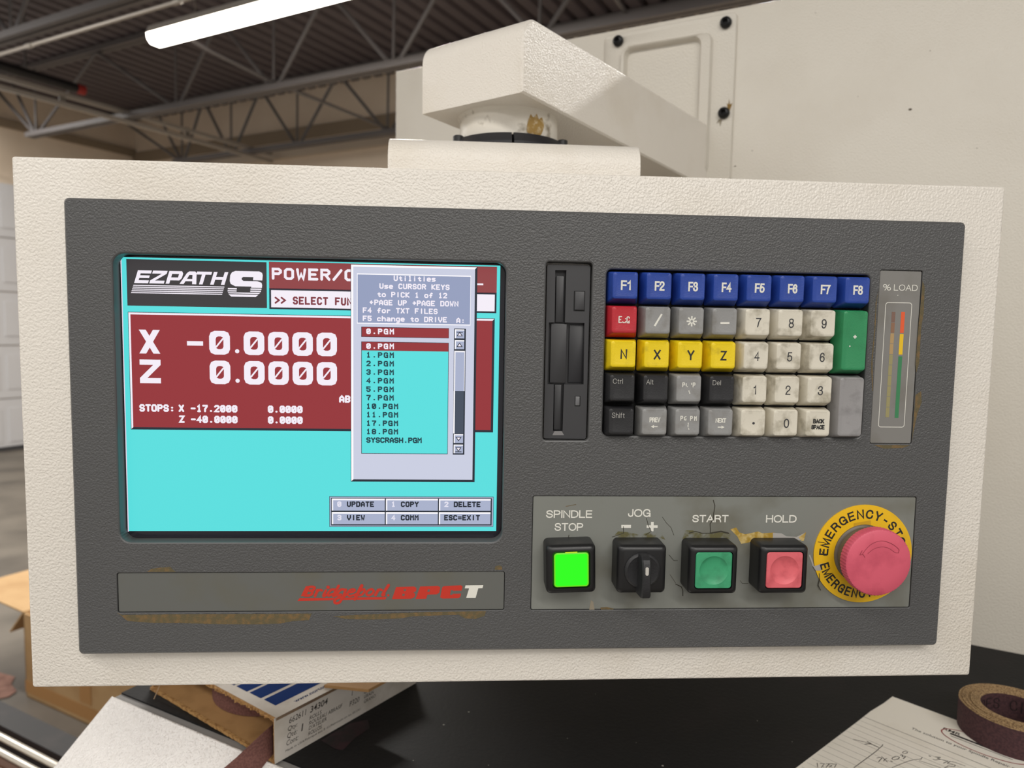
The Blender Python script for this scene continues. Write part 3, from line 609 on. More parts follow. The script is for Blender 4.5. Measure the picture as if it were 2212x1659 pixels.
# ---- button plate
mb = MB(); rbox(mb, PL, 254.6, 160.9, 482.3, 227.9, -1.25, -0.5, 1.0, 0.2, PLATE, n=3, bn=1)
WB = -0.44
def za(x, y): return MM(*ZA(x, y), -.45)
def zb(x, y): return MM(*ZB(x, y), -.45)
def lab(text, f0, p0, f1, p1, wd=.72):
    (x0, y0), (x1, y1) = f0(*p0), f1(*p1); helv(mb, PL, text, x0, y0, x1, y1, wd, WB, INKW, 1.5)
lab('SPINDLE', za, (245, 256), za, (732, 338)); lab('STOP', za, (335, 392), za, (637, 475)); lab('JOG', za, (1115, 243), za, (1352, 328)); lab('START', za, (1798, 306), za, (2178, 384)); lab('HOLD', zb, (438, 288), zb, (738, 364))
rect(mb, PL, *za(1043, 412), *za(1145, 444), WB, INKW); rect(mb, PL, *za(1312, 416), *za(1428, 444), WB, INKW); rect(mb, PL, *za(1358, 380), *za(1384, 480), WB + .02, INKW)
CRK = mat('crack_grime', (52, 48, 36), .7); GOLD = mat('yellowed_glue', (164, 132, 44), .7, dirt=((196, 172, 110), 260, .45, .6)); OLIVE = mat('olive_oil_stain', (96, 92, 58), .5, dirt=((126, 128, 122), 200, .45, .62)); PAPERY = mat('torn_film_backing', (170, 166, 160), .6)
def crack(f, pts, wd=.35, mt=CRK): stroke(mb, PL, [f(*p) for p in pts], wd, WB + .01, mt)
crack(za, ((2020, 150), (2036, 210), (2022, 300), (2020, 350), (1985, 400), (1990, 470), (1985, 500)), .45)
crack(za, ((1985, 500), (1900, 500), (1830, 480), (1760, 500)), .45); crack(za, ((1990, 500), (2040, 490), (2100, 480), (2180, 500)), .8)
crack(za, ((1480, 330), (1520, 390), (1570, 440), (1600, 520)), .25); crack(za, ((1310, 340), (1330, 420), (1360, 480), (1300, 520)), .3); crack(za, ((1065, 430), (1065, 500), (980, 530), (945, 540)), .3)
crack(za, ((1550, 730), (1600, 790), (1640, 790)), .25); crack(za, ((1620, 1040), (1680, 1070), (1695, 1110), (1695, 1165)), .45); crack(za, ((1560, 940), (1620, 1030)), .2); crack(za, ((487, 520), (480, 548)), .35); crack(za, ((455, 215), (560, 195)), .3, RUST)
crack(zb, ((870, 690), (890, 740), (905, 790), (930, 820), (970, 850), (990, 870)), .9, PAPERY); crack(zb, ((985, 870), (965, 930), (955, 990), (980, 1035)), .4); crack(zb, ((180, 940), (200, 970), (260, 970)), .2)
poly(mb, PL, [za(*p) for p in ((945, 545), (1010, 480), (1120, 490), (1250, 520), (1380, 475), (1470, 500), (1510, 570), (1440, 545), (1100, 545))], WB, OLIVE)
poly(mb, PL, [za(*p) for p in ((1690, 560), (1720, 470), (1800, 470), (1900, 500), (2060, 490), (2200, 500), (2200, 560), (1990, 560))], WB, OLIVE)
poly(mb, PL, [zb(*p) for p in ((80, 430), (140, 412), (170, 460), (230, 480), (360, 452), (400, 470), (520, 462), (515, 530), (330, 530), (270, 560), (190, 575), (150, 500))], WB, GOLD)
poly(mb, PL, [zb(*p) for p in ((505, 465), (590, 470), (640, 500), (740, 505), (832, 460), (810, 540), (505, 530))], WB + .03, PAPERY)
poly(mb, PL, [zb(*p) for p in ((760, 510), (835, 458), (812, 545), (790, 545))], WB + .06, GOLD)
poly(mb, PL, [za(*p) for p in ((700, 1320), (720, 1210), (745, 1230), (760, 1320))], WB, mat('scuffed_film', (150, 140, 122), .4)); poly(mb, PL, [za(*p) for p in ((830, 1325), (820, 1290), (890, 1285), (960, 1300), (960, 1330))], WB, RUST); poly(mb, PL, [za(*p) for p in ((1200, 1330), (1205, 1308), (1330, 1312), (1340, 1330))], WB, RUST)
plate = mb.build('button_plate', pend, weld=False, smooth=0); tag(plate, 'cracked grey legend plate with white lettering')

def switch_body(u, v, rot=0.0, h=15.0, s=14.0):
    ca, sa = math.cos(rot), math.sin(rot)
    def T(x, y, w=0): return PL(u + x * ca - y * sa, v + x * sa + y * ca, w)
    b = MB(); rings = []
    for d, w in ((0, -.5), (0, h - 3.2), (.2, h - 2.2), (.7, h - 1.2), (1.3, h - .6), (2.1, h - .2), (2.9, h)):
        rings.append(ring(rr(-s + d, -s + d, s - d, s - d, max(2.6 - d * .4, 1), 5), T, w))
    return b, T, rings
# spindle stop, lit green
b, T, rings = switch_body(275.3, 198.9, math.radians(-1.8)); H_ = 15.0
inner = rr(-10.6, -10.6, 10.6, 10.6, 2.2, 5)
b.loft(rings + [ring(inner, T, H_)], BLACK, cap1=False); b.loft([ring(inner, T, H_), ring(inner, T, H_ - 5)], BLACK, cap0=False, cap1=True, capm=VOID)
s_btn = b.build('spindle_stop_button', pend); tag(s_btn, 'square black button with a lit green lens')
LENS = mat('lit_green_lens', (36, 255, 10), .25, emit=1.0); LENS2 = mat('lit_lime_lens_edge', (120, 240, 20), .25, emit=.8); LENS3 = mat('lit_yellow_lens_band', (206, 226, 30), .25, emit=.9); LENS4 = mat('dark_green_lens_side', (30, 92, 14), .25, emit=.6)
b = MB(); o_ = [ring(rr(-10.2 + d, -10.2 + d, 10.2 - d, 10.2 - d, 1.8, 5), T, w) for d, w in ((0, H_ - 4.6), (0, H_ - 1), (.5, H_ - .2))]
b.loft(o_, LENS4, cap0=False, cap1=False); b.loft([o_[-1], ring(rr(-9.0, -9.0, 9.0, 9.0, 1.4, 5), T, H_)], LENS2, cap0=False, cap1=False); b.face(ring(rr(-9.0, -9.0, 9.0, 9.0, 1.4, 5), T, H_), LENS)
rect(b, T, -3.4, -10.28, 3.4, -9.6, H_ - .1, LENS3)
o = b.build('lens', s_btn, smooth=0, weld=False); tag(o, 'glowing green square lens')
# jog selector
b, T, rings = switch_body(315.3, 199.1); b.loft(rings, BLACK)
jog = b.build('jog_selector_switch', pend); tag(jog, 'square black selector switch with a bar knob')
b = MB(); lathe(b, T, [(10.2, 14.9), (10.2, 15.8), (9.6, 16.6), (8.8, 17.0), (8.2, 16.8)], BLACKM, n=40); b.build('dial', jog)
b = MB(); sec = []
for y, hw, h0, h1 in ((-10.3, 1.5, 15.4, 17.4), (-9.9, 2.2, 15.2, 21.5), (-8.6, 2.5, 15.1, 24.0), (-6.2, 2.5, 15.0, 25.2), (0, 2.35, 15.0, 26.0), (6.5, 2.4, 15.0, 26.0), (11.2, 2.7, 15.0, 25.6), (12.6, 2.6, 15.2, 24.6), (13.0, 1.9, 16.0, 23.2)):
    sec.append([T(x, y, w) for x, w in ((-hw * 1.3, h0), (hw * 1.3, h0), (hw, h1 - .8), (hw * .7, h1), (-hw * .7, h1), (-hw, h1 - .8))])
b.loft(sec, BLACKM); knob = b.build('bar_knob', jog)
b = MB(); rbox(b, T, -.9, -5.2, .9, -.6, 25.4, 26.1, .8, .1, mat('grey_pointer_mark', (196, 192, 184), .5), n=3, bn=1); b.build('pointer_mark', knob)
# start and hold
def push(name, u, v, cap_rgb, dark, lab_, cap_lab, rot=0):
    b, T, rings = switch_body(u, v, rot, 15.0, 14.2)
    inner = rr(-10.9, -10.9, 10.9, 10.9, 2.0, 5)
    b.loft(rings + [ring(inner, T, 15.0)], BLACK, cap1=False); b.loft([ring(inner, T, 15.0), ring(inner, T, 12)], BLACK, cap0=False, cap1=True, capm=VOID)
    o = b.build(name, pend); tag(o, lab_)
    cm = mat(cap_lab.replace(' ', '_'), cap_rgb, .5, dirt=(dark, 120, .5, .72), bump=(1500, .00004, 1, 0))
    b = MB(); sq = lambda d, w, r: ring(rr(-10.45 + d, -10.45 + d, 10.45 - d, 10.45 - d, r, 5), T, w)
    b.loft([sq(0, 12.2, 1.8), sq(0, 14.6, 1.8), sq(.4, 15.0, 1.6)], cm, cap1=False)
    N = 48; circ = lambda r, w: [T(r * math.cos(2 * math.pi * k / N), r * math.sin(2 * math.pi * k / N), w) for k in range(N)]
    holed(b, T, rr(-10.05, -10.05, 10.05, 10.05, 1.6, 5), [[(8.3 * math.cos(2 * math.pi * k / N), 8.3 * math.sin(2 * math.pi * k / N)) for k in range(N)]], 15.0, cm)
    b.loft([circ(8.3, 15.0), circ(8.0, 14.75), circ(7, 14.2), circ(5.6, 13.75), circ(3.6, 13.4), circ(1.5, 13.3)], cm, cap0=False)
    c = b.build('button_cap', o); tag(c, cap_lab)
push('start_button', 356.3, 199.6, (62, 158, 112), (50, 132, 92), 'square black button with a green cap', 'dished green cap')
push('hold_button', 397.3, 199.6, (222, 104, 112), (196, 84, 92), 'square black button with a pink cap', 'dished pink red cap')
# emergency stop
EU, EV = 451.5, 195.0
def TE(x, y, w=0): return PL(EU + x, EV + y, w)
b = MB(); lathe(b, TE, [(17.8, -.5), (17.8, 1.0), (17.2, 1.5), (16.4, 1.7), (16.2, 10.5)], mat('brown_grey_stem', (104, 96, 82), .45, dirt=((84, 78, 64), 60, .45, .7)), n=48)
es = b.build('emergency_stop_button', pend); tag(es, 'red mushroom emergency stop with a yellow ring')
YEL = mat('yellow_ring_film', (236, 188, 24), .45, dirt=((206, 162, 32), 40, .48, .7))
b = MB(); N = 72; ro = [(30 * math.cos(2 * math.pi * k / N), 29.6 * math.sin(2 * math.pi * k / N)) for k in range(N)]
b.loft([[TE(x, y, -.5) for x, y in ro], [TE(x, y, .15) for x, y in ro]], YEL)
def arc_text(text, a0, step, up):
    for i, ch in enumerate(text):
        if ch == ' ': continue
        an = math.radians(a0 + step * i); gw = max(float(HELV[ch].split(';')[0]), .2) * (.76 if up else .62) + .9
        def T(x, y, w, an=an, gw=gw):
            lx = x - gw / 2; ly = 5.5 - y
            rad, tang = (21.3 + ly, lx) if up else (26.8 - ly, -lx)
            return TE(rad * math.cos(an) + tang * math.sin(an), -(rad * math.sin(an) - tang * math.cos(an)), w)
        helv(b, T, ch, 0, 0, gw, 5.5, .95, .22, INKDK)
arc_text('EMERGENCY', 177, -13.3, True); arc_text('-', 58, 0, True); arc_text('STOP', 45, -13.3, True)
arc_text('EMERGENCY', 197.5, 10.6, False); arc_text('-', 300, 0, False); arc_text('STOP', 311, 10.6, False)
def rp(x, y): u, v = MM(*ZB(x, y), .2); return (u, v)
poly(b, PL, [rp(*p) for p in ((905, 800), (1000, 770), (985, 840), (930, 840))], .25, PAPERY)
stroke(b, PL, [rp(*p) for p in ((965, 870), (970, 930), (955, 985), (975, 1030))], .4, .25, CRK); stroke(b, PL, [rp(*p) for p in ((955, 555), (1010, 560), (1040, 580))], .3, .25, CRK); stroke(b, PL, [rp(*p) for p in ((990, 640), (1010, 690), (1040, 690))], .3, .25, CRK)
poly(b, PL, [rp(*p) for p in ((1310, 370), (1480, 340), (1480, 410), (1400, 430), (1310, 430))], .21, mat('rubbed_yellow_film', (206, 160, 30), .5))
ringl = b.build('label_ring', es, weld=False, smooth=0); tag(ringl, 'yellow ring with black lettering')
CAP = mat('faded_red_cap', (214, 92, 112), .5, dirt=((192, 76, 96), 70, .5, .72), bump=(1500, .00004, 1, 0))
b = MB(); NK = 130; prof = [(16.2, 9.5), (18.9, 9.8), (19.3, 10.4), (19.3, 15.4), (18.9, 16.2), (18.2, 16.6), (12, 17.2), (5, 17.4)]
rings = []
for i, (r, w) in enumerate(prof):
    rings.append([TE((r + (0.28 if 2 <= i <= 4 and k % 2 else 0)) * math.cos(2 * math.pi * k / NK), (r + (0.28 if 2 <= i <= 4 and k % 2 else 0)) * math.sin(2 * math.pi * k / NK), w) for k in range(NK)])
b.loft(rings, CAP)
GRV = mat('cap_arrow_groove', (150, 52, 70), .6)
def rc(x, y): return MM(*ZB(x, y), 17.3)
stroke(b, PL, [rc(*p) for p in curve([(1395, 680), (1440, 620), (1500, 570), (1590, 545), (1680, 570), (1740, 610), (1762, 635)])], .22, 17.32, GRV)
stroke(b, PL, [rc(*p) for p in curve([(1755, 665), (1720, 660), (1660, 620), (1590, 605), (1510, 625), (1450, 672)])], .22, 17.32, GRV)
stroke(b, PL, [rc(*p) for p in ((1762, 635), (1755, 665))], .22, 17.32, GRV); stroke(b, PL, [rc(*p) for p in ((1395, 640), (1370, 685), (1405, 682), (1420, 710))], .22, 17.32, GRV)
o = b.build('mushroom_cap', es, smooth=30, weld=False); tag(o, 'faded pink red knurled mushroom cap')

# ---- adhesive stains on the bezel
def st(f, pts):
    mb = MB(); poly(mb, PL, [MM(*f(*p)) for p in pts], .06, RUST); tag(mb.build('adhesive_residue', pend, weld=False, smooth=0), 'brown glue stain on the bezel')
st(ZM, ((110, 655), (170, 680), (700, 672), (1700, 668), (2180, 665), (2150, 735), (1980, 745), (1850, 770), (1600, 780), (1200, 778), (760, 765), (500, 765), (350, 755), (220, 742), (160, 690)))
st(ZM, ((430, 222), (480, 190), (560, 178), (680, 168), (700, 195), (740, 224)))
st(ZN, ((440, 625), (700, 610), (1300, 585), (1900, 575), (1890, 620), (1800, 650), (1700, 645), (1640, 610), (1200, 625), (1080, 645), (800, 655), (560, 650)))
st(ZN, ((1985, 180), (1990, 150), (2030, 135), (2055, 150), (2055, 180)))
st(Z8, ((1632, 250), (1650, 300), (1640, 520), (1620, 640), (1605, 920), (1580, 1000), (1575, 930), (1600, 600), (1618, 420)))
st(Z8, ((1575, 1180), (1620, 1150), (1625, 1240), (1590, 1330), (1555, 1500), (1545, 1560)))
st(Z8, ((1272, 330), (1258, 430), (1250, 620), (1225, 900), (1228, 1150), (1222, 1150), (1212, 930), (1240, 640), (1250, 430)))
st(Z8, ((1230, 1588), (1535, 1590), (1470, 1612), (1320, 1618)))


# ================================================================== the swing arm
AD = Vector((math.cos(math.radians(50.0)), math.sin(math.radians(50.0)), 0)); AP = Vector((AD.y, -AD.x, 0))   # along the arm, to its right
A0 = Vector((0.041, 0.600, ZC))                          # right front corner of the beam in plan
ALEN, AWID = 0.42, 0.1137
ZB0, ZB1 = 0.1905, 0.2535
arm = thing('support_arm', 'cream swing arm with pivot collar reaching from the machine to the panel', 'arm', A0 + AD * 0.06 + Vector((0, 0, ZB0)))
def AT(s, t, z): return A0 + AD * s - AP * t + Vector((0, 0, z))     # s along, t to the left of the right face
mb = MB(); R_ = .019; prof = [(0, ZB0)]
for i in range(9):
    t = math.pi / 2 * i / 8; prof.append((R_ * (1 - math.cos(t)), ZB1 - R_ + R_ * math.sin(t)))
far = [(ALEN, ZB1 + .003), (ALEN, ZB0 - .012)]
def AE(s, t, z):                                         # the far end is cut parallel to the cabinet face
    if s > .3: s = (.9322 - BX.dot(A0) + BX.dot(AP) * t) / BX.dot(AD)
    return AT(s, t, z)
full = prof + far
def inset(pr, d):
    cx = sum(p[0] for p in pr) / len(pr); cz = sum(p[1] for p in pr) / len(pr)
    return [(p[0] + d * (1 if p[0] < cx else -1), p[1] + d * (1 if p[1] < cz else -1)) for p in pr]
mb.loft([[AE(s, 0, z) for s, z in inset(full, .0016)], [AE(s, .0016, z) for s, z in full], [AE(s, AWID - .0016, z) for s, z in full], [AE(s, AWID, z) for s, z in inset(full, .0016)]], WHITE)
mb.build('beam', arm)
CC = A0 + AD * .058 - AP * (AWID * .5)                    # pivot axis
def CT(x, y, w): return CC + Vector((x, y, w))
mb = MB(); lathe(mb, CT, [(.0455, .166), (.0455, ZB0 - .003), (.0475, ZB0 - .001), (.0475, ZB0 + .004)], mat('grimy_cream_paint', (220, 214, 202), .45, dirt=((128, 116, 94), 60, .58, .72), bump=(500, .0002, 2, 0)), n=56)
AMB = mat('amber_oil_stain', (160, 128, 66), .5, dirt=((198, 180, 146), 230, .48, .66))
cols = [(-.0085, .1690, .1735), (-.0075, .168, .1790), (-.005, .1678, .1845), (-.0035, .1678, .1825), (-.002, .1676, .1820), (.001, .1675, .1855), (.0035, .1675, .1810), (.005, .1675, .1825), (.007, .1695, .1835), (.0095, .175, .1785)]
for (xa, la, ha), (xb, lb_, hb) in zip(cols, cols[1:]):
    for i in range(3):
        f0, f1 = xa + (xb - xa) * i / 3, xa + (xb - xa) * (i + 1) / 3
        g = lambda x, t: CT(.0459 * math.cos(math.radians(-62) + x / .0455), .0459 * math.sin(math.radians(-62) + x / .0455), t)
        lo0, lo1 = la + (lb_ - la) * i / 3, la + (lb_ - la) * (i + 1) / 3; hi0, hi1 = ha + (hb - ha) * i / 3, ha + (hb - ha) * (i + 1) / 3
        mb.face([g(f0, lo0), g(f1, lo1), g(f1, hi1), g(f0, hi0)], AMB)
o = mb.build('pivot_collar', arm, weld=False); tag(o, 'grimy white collar with an amber stain')
mb = MB(); RB = mat('black_flange_rubber', (34, 34, 38), .45)
for s0, s1 in ((-88, 90), (92, 270)):
    pr = []
    n = 40
    sec = [(.046, .1405), (.0565, .1405), (.0575, .158), (.0515, .166), (.046, .167)]
    rings = []
    for i in range(n + 1):
        t = math.radians(s0 + (s1 - s0) * i / n)
        rings.append([CT(r * math.cos(t), r * math.sin(t), w) for r, w in sec])
    mb.loft(rings, RB)
fl = mb.build('flange_ring', arm, smooth=40); tag(fl, 'black split ring under the collar')
for an in (-152, -24):
    t = math.radians(an); b = MB(); lathe(b, lambda x, y, w: CT(.0525 * math.cos(t) + x, .0525 * math.sin(t) + y, w), [(.0048, .158), (.0048, .1675), (.004, .1682), (.0024, .1682), (.002, .1665)], BLACK, n=20); b.build('bolt', fl)

# ================================================================== machine cabinet behind
CD = 0.933
def SB(a, z, d=0.0): return SH(a, CD - d, z)              # on the cabinet face, d in front of it
cab = thing('machine_cabinet', 'tall cream sheet metal machine cabinet filling the right background', 'machine', SH(.4, CD + .35, -ZC))
mb = MB(); pts = [(-.7135, -ZC), (1.6, -ZC), (1.6, .396), (-.7135, .396)]
def cabring(d, w): return [SB(a + (d if a < 0 else -d), z - (d if z > 0 else 0), w) for a, z in pts]
mb.loft([cabring(0, -.7), cabring(0, -.003), cabring(.001, -.001), cabring(.003, 0)], WHITE_FAR)
SPK = mat('dark_paint_chip', (92, 82, 70), .7)
for (a, z, r) in ((.004, .249, .0018), (.02, .31, .0006), (-.05, .27, .0005), (-.165, .22, .0007), (-.185, .203, .0011), (.07, .2, .0006), (-.1, .372, .0006)):
    disc(mb, lambda x, y, w: SB(x, y, w), a, z, r, .0003, SPK, 8, r * .7)
body = mb.build('cabinet_body', cab, weld=False); 
# access cover
cov = MB(); c0, c1, cz0, cz1 = -.362, -.1895, .185, .389
def SBT(x, y, w): return SB(x, y, w)
o1 = rr(c0, cz0, c1, cz1, .006, 5); o2 = rr(c0 + .001, cz0 + .001, c1 - .001, cz1 - .001, .005, 5)
h1 = rr(-.3385, .192, -.2175, .3705, .012, 5); h2 = rr(-.336, .195, -.2195, .368, .011, 5); h3 = rr(-.333, .200, -.231, .366, .010, 5)
cov.loft([ring(o1, SBT, -.0005), ring(o1, SBT, .0025), ring(o2, SBT, .0035)], WHITE_FAR, cap0=False, cap1=False)
holed(cov, SBT, o2, [h1], .0035, WHITE_FAR)
cov.loft([ring(h1, SBT, .0035), ring(h2, SBT, .0095), ring(h3, SBT, .0085), ring(rr(-.330, .203, -.234, .363, .009, 5), SBT, .0006)], WHITE_FAR, cap0=False, cap1=True)
cover = cov.build('access_cover', cab, smooth=45); tag(cover, 'bolted cream cover plate with a dished window')
BLT = mat('black_oxide_bolt', (26, 26, 28), .35, metal=.3)
for a, z in ((-.3425, .3785), (-.2025, .3775), (-.2005, .2685)):
    b = MB(); T = lambda x, y, w, a=a, z=z: SB(a + x, z + y, w)
    lathe(b, T, [(.0072, .003), (.0072, .0045), (.0068, .0075), (.0052, .0095), (.0036, .0100)], BLT, n=24, cap1=False)
    hexr = lambda r, w: [T(r * math.cos(math.pi / 3 * k), r * math.sin(math.pi / 3 * k), w) for k in range(6)]
    lathe(b, T, [(.0036, .0100), (.0033, .0098)], BLT, n=24, cap0=False, cap1=False); b.loft([hexr(.0034, .0098), hexr(.0032, .006)], VOID, cap0=False, cap1=True)
    b.build('bolt', cover, weld=False)
b = MB(); T = lambda x, y, w: SB(-.2005 + x, .2685 + y, w)
poly(b, T, [(.001, .004), (.004, .006), (.003, .012), (.005, .010), (.0055, .017), (.007, .010), (.010, .011), (.0075, .004), (.006, -.002)], .0037, mat('rust_bleed', (128, 98, 40), .7)); poly(b, T, [(-.006, -.006), (-.002, -.0078), (-.004, -.016), (-.0055, -.010), (-.009, -.012)], .0037, mat('grey_drip', (140, 130, 112), .7))
b.build('rust_stain', cover, weld=False, smooth=0)

# ================================================================== machine top, lathe bed
MATB = mat('black_rubber_mat', (17, 17, 18), .62, dirt=((27, 24, 25), 14, .5, .75), bump=(260, .0003, 3, 0), spec=.3)
HZ = -.35
top = thing('machine_ledge', 'black rubber covered machine ledge under the hanging panel', 'ledge', SH(.1, .65, HZ - .03))
mb = MB(); box(mb, SH(-.62, .3972, HZ - .012), AX * 2.2, BX * .5345, Vector((0, 0, .012)), MATB); mb.build('rubber_mat', top)
mb = MB(); box(mb, SH(-.62, .3885, HZ - .042), AX * 2.2, BX * .0086, Vector((0, 0, .0405)), mat('grey_steel_edge', (134, 132, 130), .45)); box(mb, SH(-.62, .3972, HZ - .042), AX * 2.2, BX * .5345, Vector((0, 0, .0295)), MATS['grey_steel_edge']); mb.build('steel_edge', top, smooth=0)
mb = MB(); box(mb, SH(-.58, .50, -ZC), AX * 2.1, BX * .43, Vector((0, 0, ZC + HZ - .043)), WHITE_FAR); mb.build('base_cabinet', top, smooth=0)
b = MB()
poly(b, lambda x, y, w: SH(x, y, HZ + w), [(-.404, .431), (-.403, .443), (-.4, .463), (-.391, .475), (-.381, .466), (-.382, .448), (-.379, .429), (-.387, .428)], .0003, mat('dark_red_dried_spill', (46, 22, 30), .6, dirt=((26, 20, 22), 90, .4, .62)))
tag(b.build('dried_spill', top, weld=False, smooth=0), 'dark red dried spill'); b = MB(); DUST = mat('grey_dust_fleck', (150, 146, 138), .8)
rnd = random.Random(4)
for i in range(46):
    disc(b, lambda x, y, w: SH(x, y, HZ + w), rnd.uniform(-.35, .14), rnd.uniform(.42, .9), rnd.uniform(.0003, .0011), .0004, DUST, 6)
o = b.build('dust_specks', top, weld=False, smooth=0); o['kind'] = 'stuff'

# white cover sheet in the foreground, sloping down towards the photographer
cs = MB(); w0 = SH(-.652, .380, -.379); e_a = AX * .5
slope = (BX * -.0534 + Vector((0, 0, -.0393))).normalized() * .30
nrm = e_a.cross(slope).normalized(); nrm = nrm if nrm.z > 0 else -nrm
w0 = SH(-.6205, .3878, -.3488)
qd = [w0, w0 + AX * .5, w0 + AX * .5 + slope, w0 + slope]
ins = lambda d: [w0 + AX * d + slope.normalized() * d, w0 + AX * (.5 - d) + slope.normalized() * d, w0 + AX * (.5 - d) + slope.normalized() * (.30 - d), w0 + AX * d + slope.normalized() * (.30 - d)]
cs.loft([[p - nrm * .006 for p in ins(0)], [p - nrm * .001 for p in ins(0)], [p + nrm * 0 for p in ins(.001)]], WHITE_TRAY)
o = cs.build('cover_sheet', origin=w0); tag(o, 'bright white hammered metal sheet sloping down in the lower left corner', 'metal cover')

bed = thing('lathe_bed', 'dark machine bed with polished rods along the lower left edge', 'machine bed', SH(-1.5, .7, -.95))
mb = MB(); box(mb, SH(-2.6, .742, -.96), AX * 1.95, BX * .05, Vector((0, 0, .13)), mat('dark_rail_paint', (34, 33, 35), .5, dirt=((48, 44, 44), 20, .5, .7))); mb.build('dark_rail', bed)
STL = mat('polished_steel', (232, 226, 214), .3, metal=.75)
for bb, zz, r in ((.722, -.832, .0065), (.700, -.838, .006), (.676, -.850, .005), (.652, -.856, .006), (.616, -.866, .005)):
    b = MB(); tube(b, [SH(-2.6, bb, zz), SH(-.66, bb, zz)], r, STL, n=16); o = b.build('rod', bed); o['label'] = 'polished steel rod'
mb = MB(); box(mb, SH(-2.6, .30, -.93), AX * 1.95, BX * .36, Vector((0, 0, .04)), mat('rusty_chip_pan', (146, 98, 72), .8, dirt=((84, 58, 48), 12, .45, .65), bump=(90, .004, 4, 0))); tag(mb.build('chip_pan', bed), 'rusty brown pan below the rods')
mb = MB(); box(mb, SH(-2.6, .66, -.955), AX * 1.95, BX * .08, Vector((0, 0, .07)), mat('rusty_channel', (112, 76, 56), .6)); mb.build('oily_channel', bed)
mb = MB(); box(mb, SH(-2.55, .30, -ZC), AX * 1.6, BX * .47, Vector((0, 0, ZC - .965)), mat('bed_grey_paint', (150, 146, 138), .5)); mb.build('bed_base', bed)

# ================================================================== things on the ledge
CARD = mat('tan_corrugated_card', (174, 134, 86), .75, dirt=((150, 112, 68), 40, .45, .7)); CARDE = mat('torn_card_edge', (190, 146, 88), .8, bump=(900, .0015, 3, 0), dirt=((150, 106, 56), 300, .45, .6))
CWHT = mat('white_card_print_face', (206, 200, 192), .8, spec=.15, dirt=((182, 174, 162), 30, .5, .75)); NAVY = mat('navy_blue_print', (14, 46, 104), .85, spec=.08); BINK = mat('grey_print_ink', (66, 62, 60), .85, spec=.08); TBLUE = mat('blue_fine_print', (32, 50, 92), .85, spec=.08)
BL = Vector((.629, .777, 0)).normalized(); BM = Vector((-BL.y, BL.x, 0)); BO = Vector((-.148, .549, ZC + HZ))
def BXP(s, t, h): return BO + BL * (s / 1000) + BM * (t / 1000) + Vector((0, 0, h / 1000))     # mm: along, to the left, up
BLN, BWD, BH = 160.0, 190.0, 37.5
ab = thing('abrasive_roll_carton', 'flat white printed carton with an open tan cardboard end on the black ledge', 'carton', BXP(80, 95, 0))
mb = MB()
def slab(s0, t0, h0, s1, t1, h1, mt): box(mb, BXP(s0, t0, h0), BL * ((s1 - s0) / 1000), BM * ((t1 - t0) / 1000), Vector((0, 0, (h1 - h0) / 1000)), mt)
slab(-2, 0, .2, BLN, BWD, 2.6, CARD)
slab(0, BWD - 2.5, 2.6, BLN, BWD, BH - 2.4, CARD); slab(BLN - 2.5, 2.5, 2.6, BLN, BWD - 2.5, BH - 2.4, CARD)
slab(-1, .3, 2.6, BLN, 2.6, BH - 2.4, CARD)
mb.build('card_tray', ab, weld=False, smooth=0)
mb = MB(); slab(-2, -.25, .2, BLN, .3, BH + .2, CWHT)
def SD(s, h, w=0): return BXP(s, -.25 - .12 - w, h)
def sd(text, s0, h0, s1, h1, bold=0.0): type_text(mb, SD, text, s0, h0, s1, h1, 0, BINK, bold, .18, down=False)
sd('662611', 11.8, 27.4, 28.6, 32.2); sd('34304', 32.4, 27.0, 51, 32.2, .01); sd('Qty:', 10.4, 20.4, 19.8, 25.2); sd('Qt\u00e9:', 9.8, 14.9, 19.5, 19.8); sd('Cont:', 9.0, 9.9, 20.6, 14.2); sd('1', 23.4, 15.4, 25.6, 21.4, .03)
sd('ROLLS', 31.8, 21.2, 44.4, 24.4); sd('ROULEAU ABRASIF', 31.2, 16.9, 67, 20.2); sd("D'ATELIER", 31.0, 12.8, 49.6, 16.0); sd('ROLLOS', 30.4, 8.2, 44.6, 11.4)
sd('Made in USA/Fabriqu\u00e9 aux E.-U./Fabricado en los EE.UU.', 7.8, 4.6, 88, 7.0); sd('P320', 75, 13.6, 86.6, 18.2); sd('1', 77.6, 22.6, 79, 27.2); sd('GRIT', 92, 18, 102, 21); sd('GRAIN', 92, 13.6, 104, 16.6); sd('GRANO', 92, 9.2, 106, 12.2); sd('P', 121, 17, 127, 24, .02)
tag(mb.build('printed_side', ab, weld=False, smooth=0), 'white side panel printed with quantities')
mb = MB(); slab(-.5, -.25, BH - 2.4, BLN, BWD, BH - .1, CARD); slab(0, -.25, BH - .1, BLN, BWD, BH + .25, CWHT)
def TP(s, t, w=0): return BXP(s, t, BH + .25 + .1 + w)
for (s0, s1, t0, t1) in ((10.5, 150, 15.5, 31), (10, 150, 34.5, 50), (9.5, 150, 53, 68), (9, 150, 71, 86), (9, 150, 89, 104)): poly(mb, TP, [(s0, t0), (s1, t0), (s1, t1), (s0, t1)], 0, NAVY)
type_text(mb, lambda s, t, w: TP(s, t, w), 'www.nortonabrasives.com', 23.5, 6.4, 92, 10.8, 0, TBLUE, .02, 0, down=False)
rg = random.Random(3); n = 90; t0 = 0.0
ts = [BWD * i / n for i in range(n + 1)]; js = [rg.uniform(-2.6, .4) for _ in ts]; hs = [rg.uniform(-1.8, .2) for _ in ts]
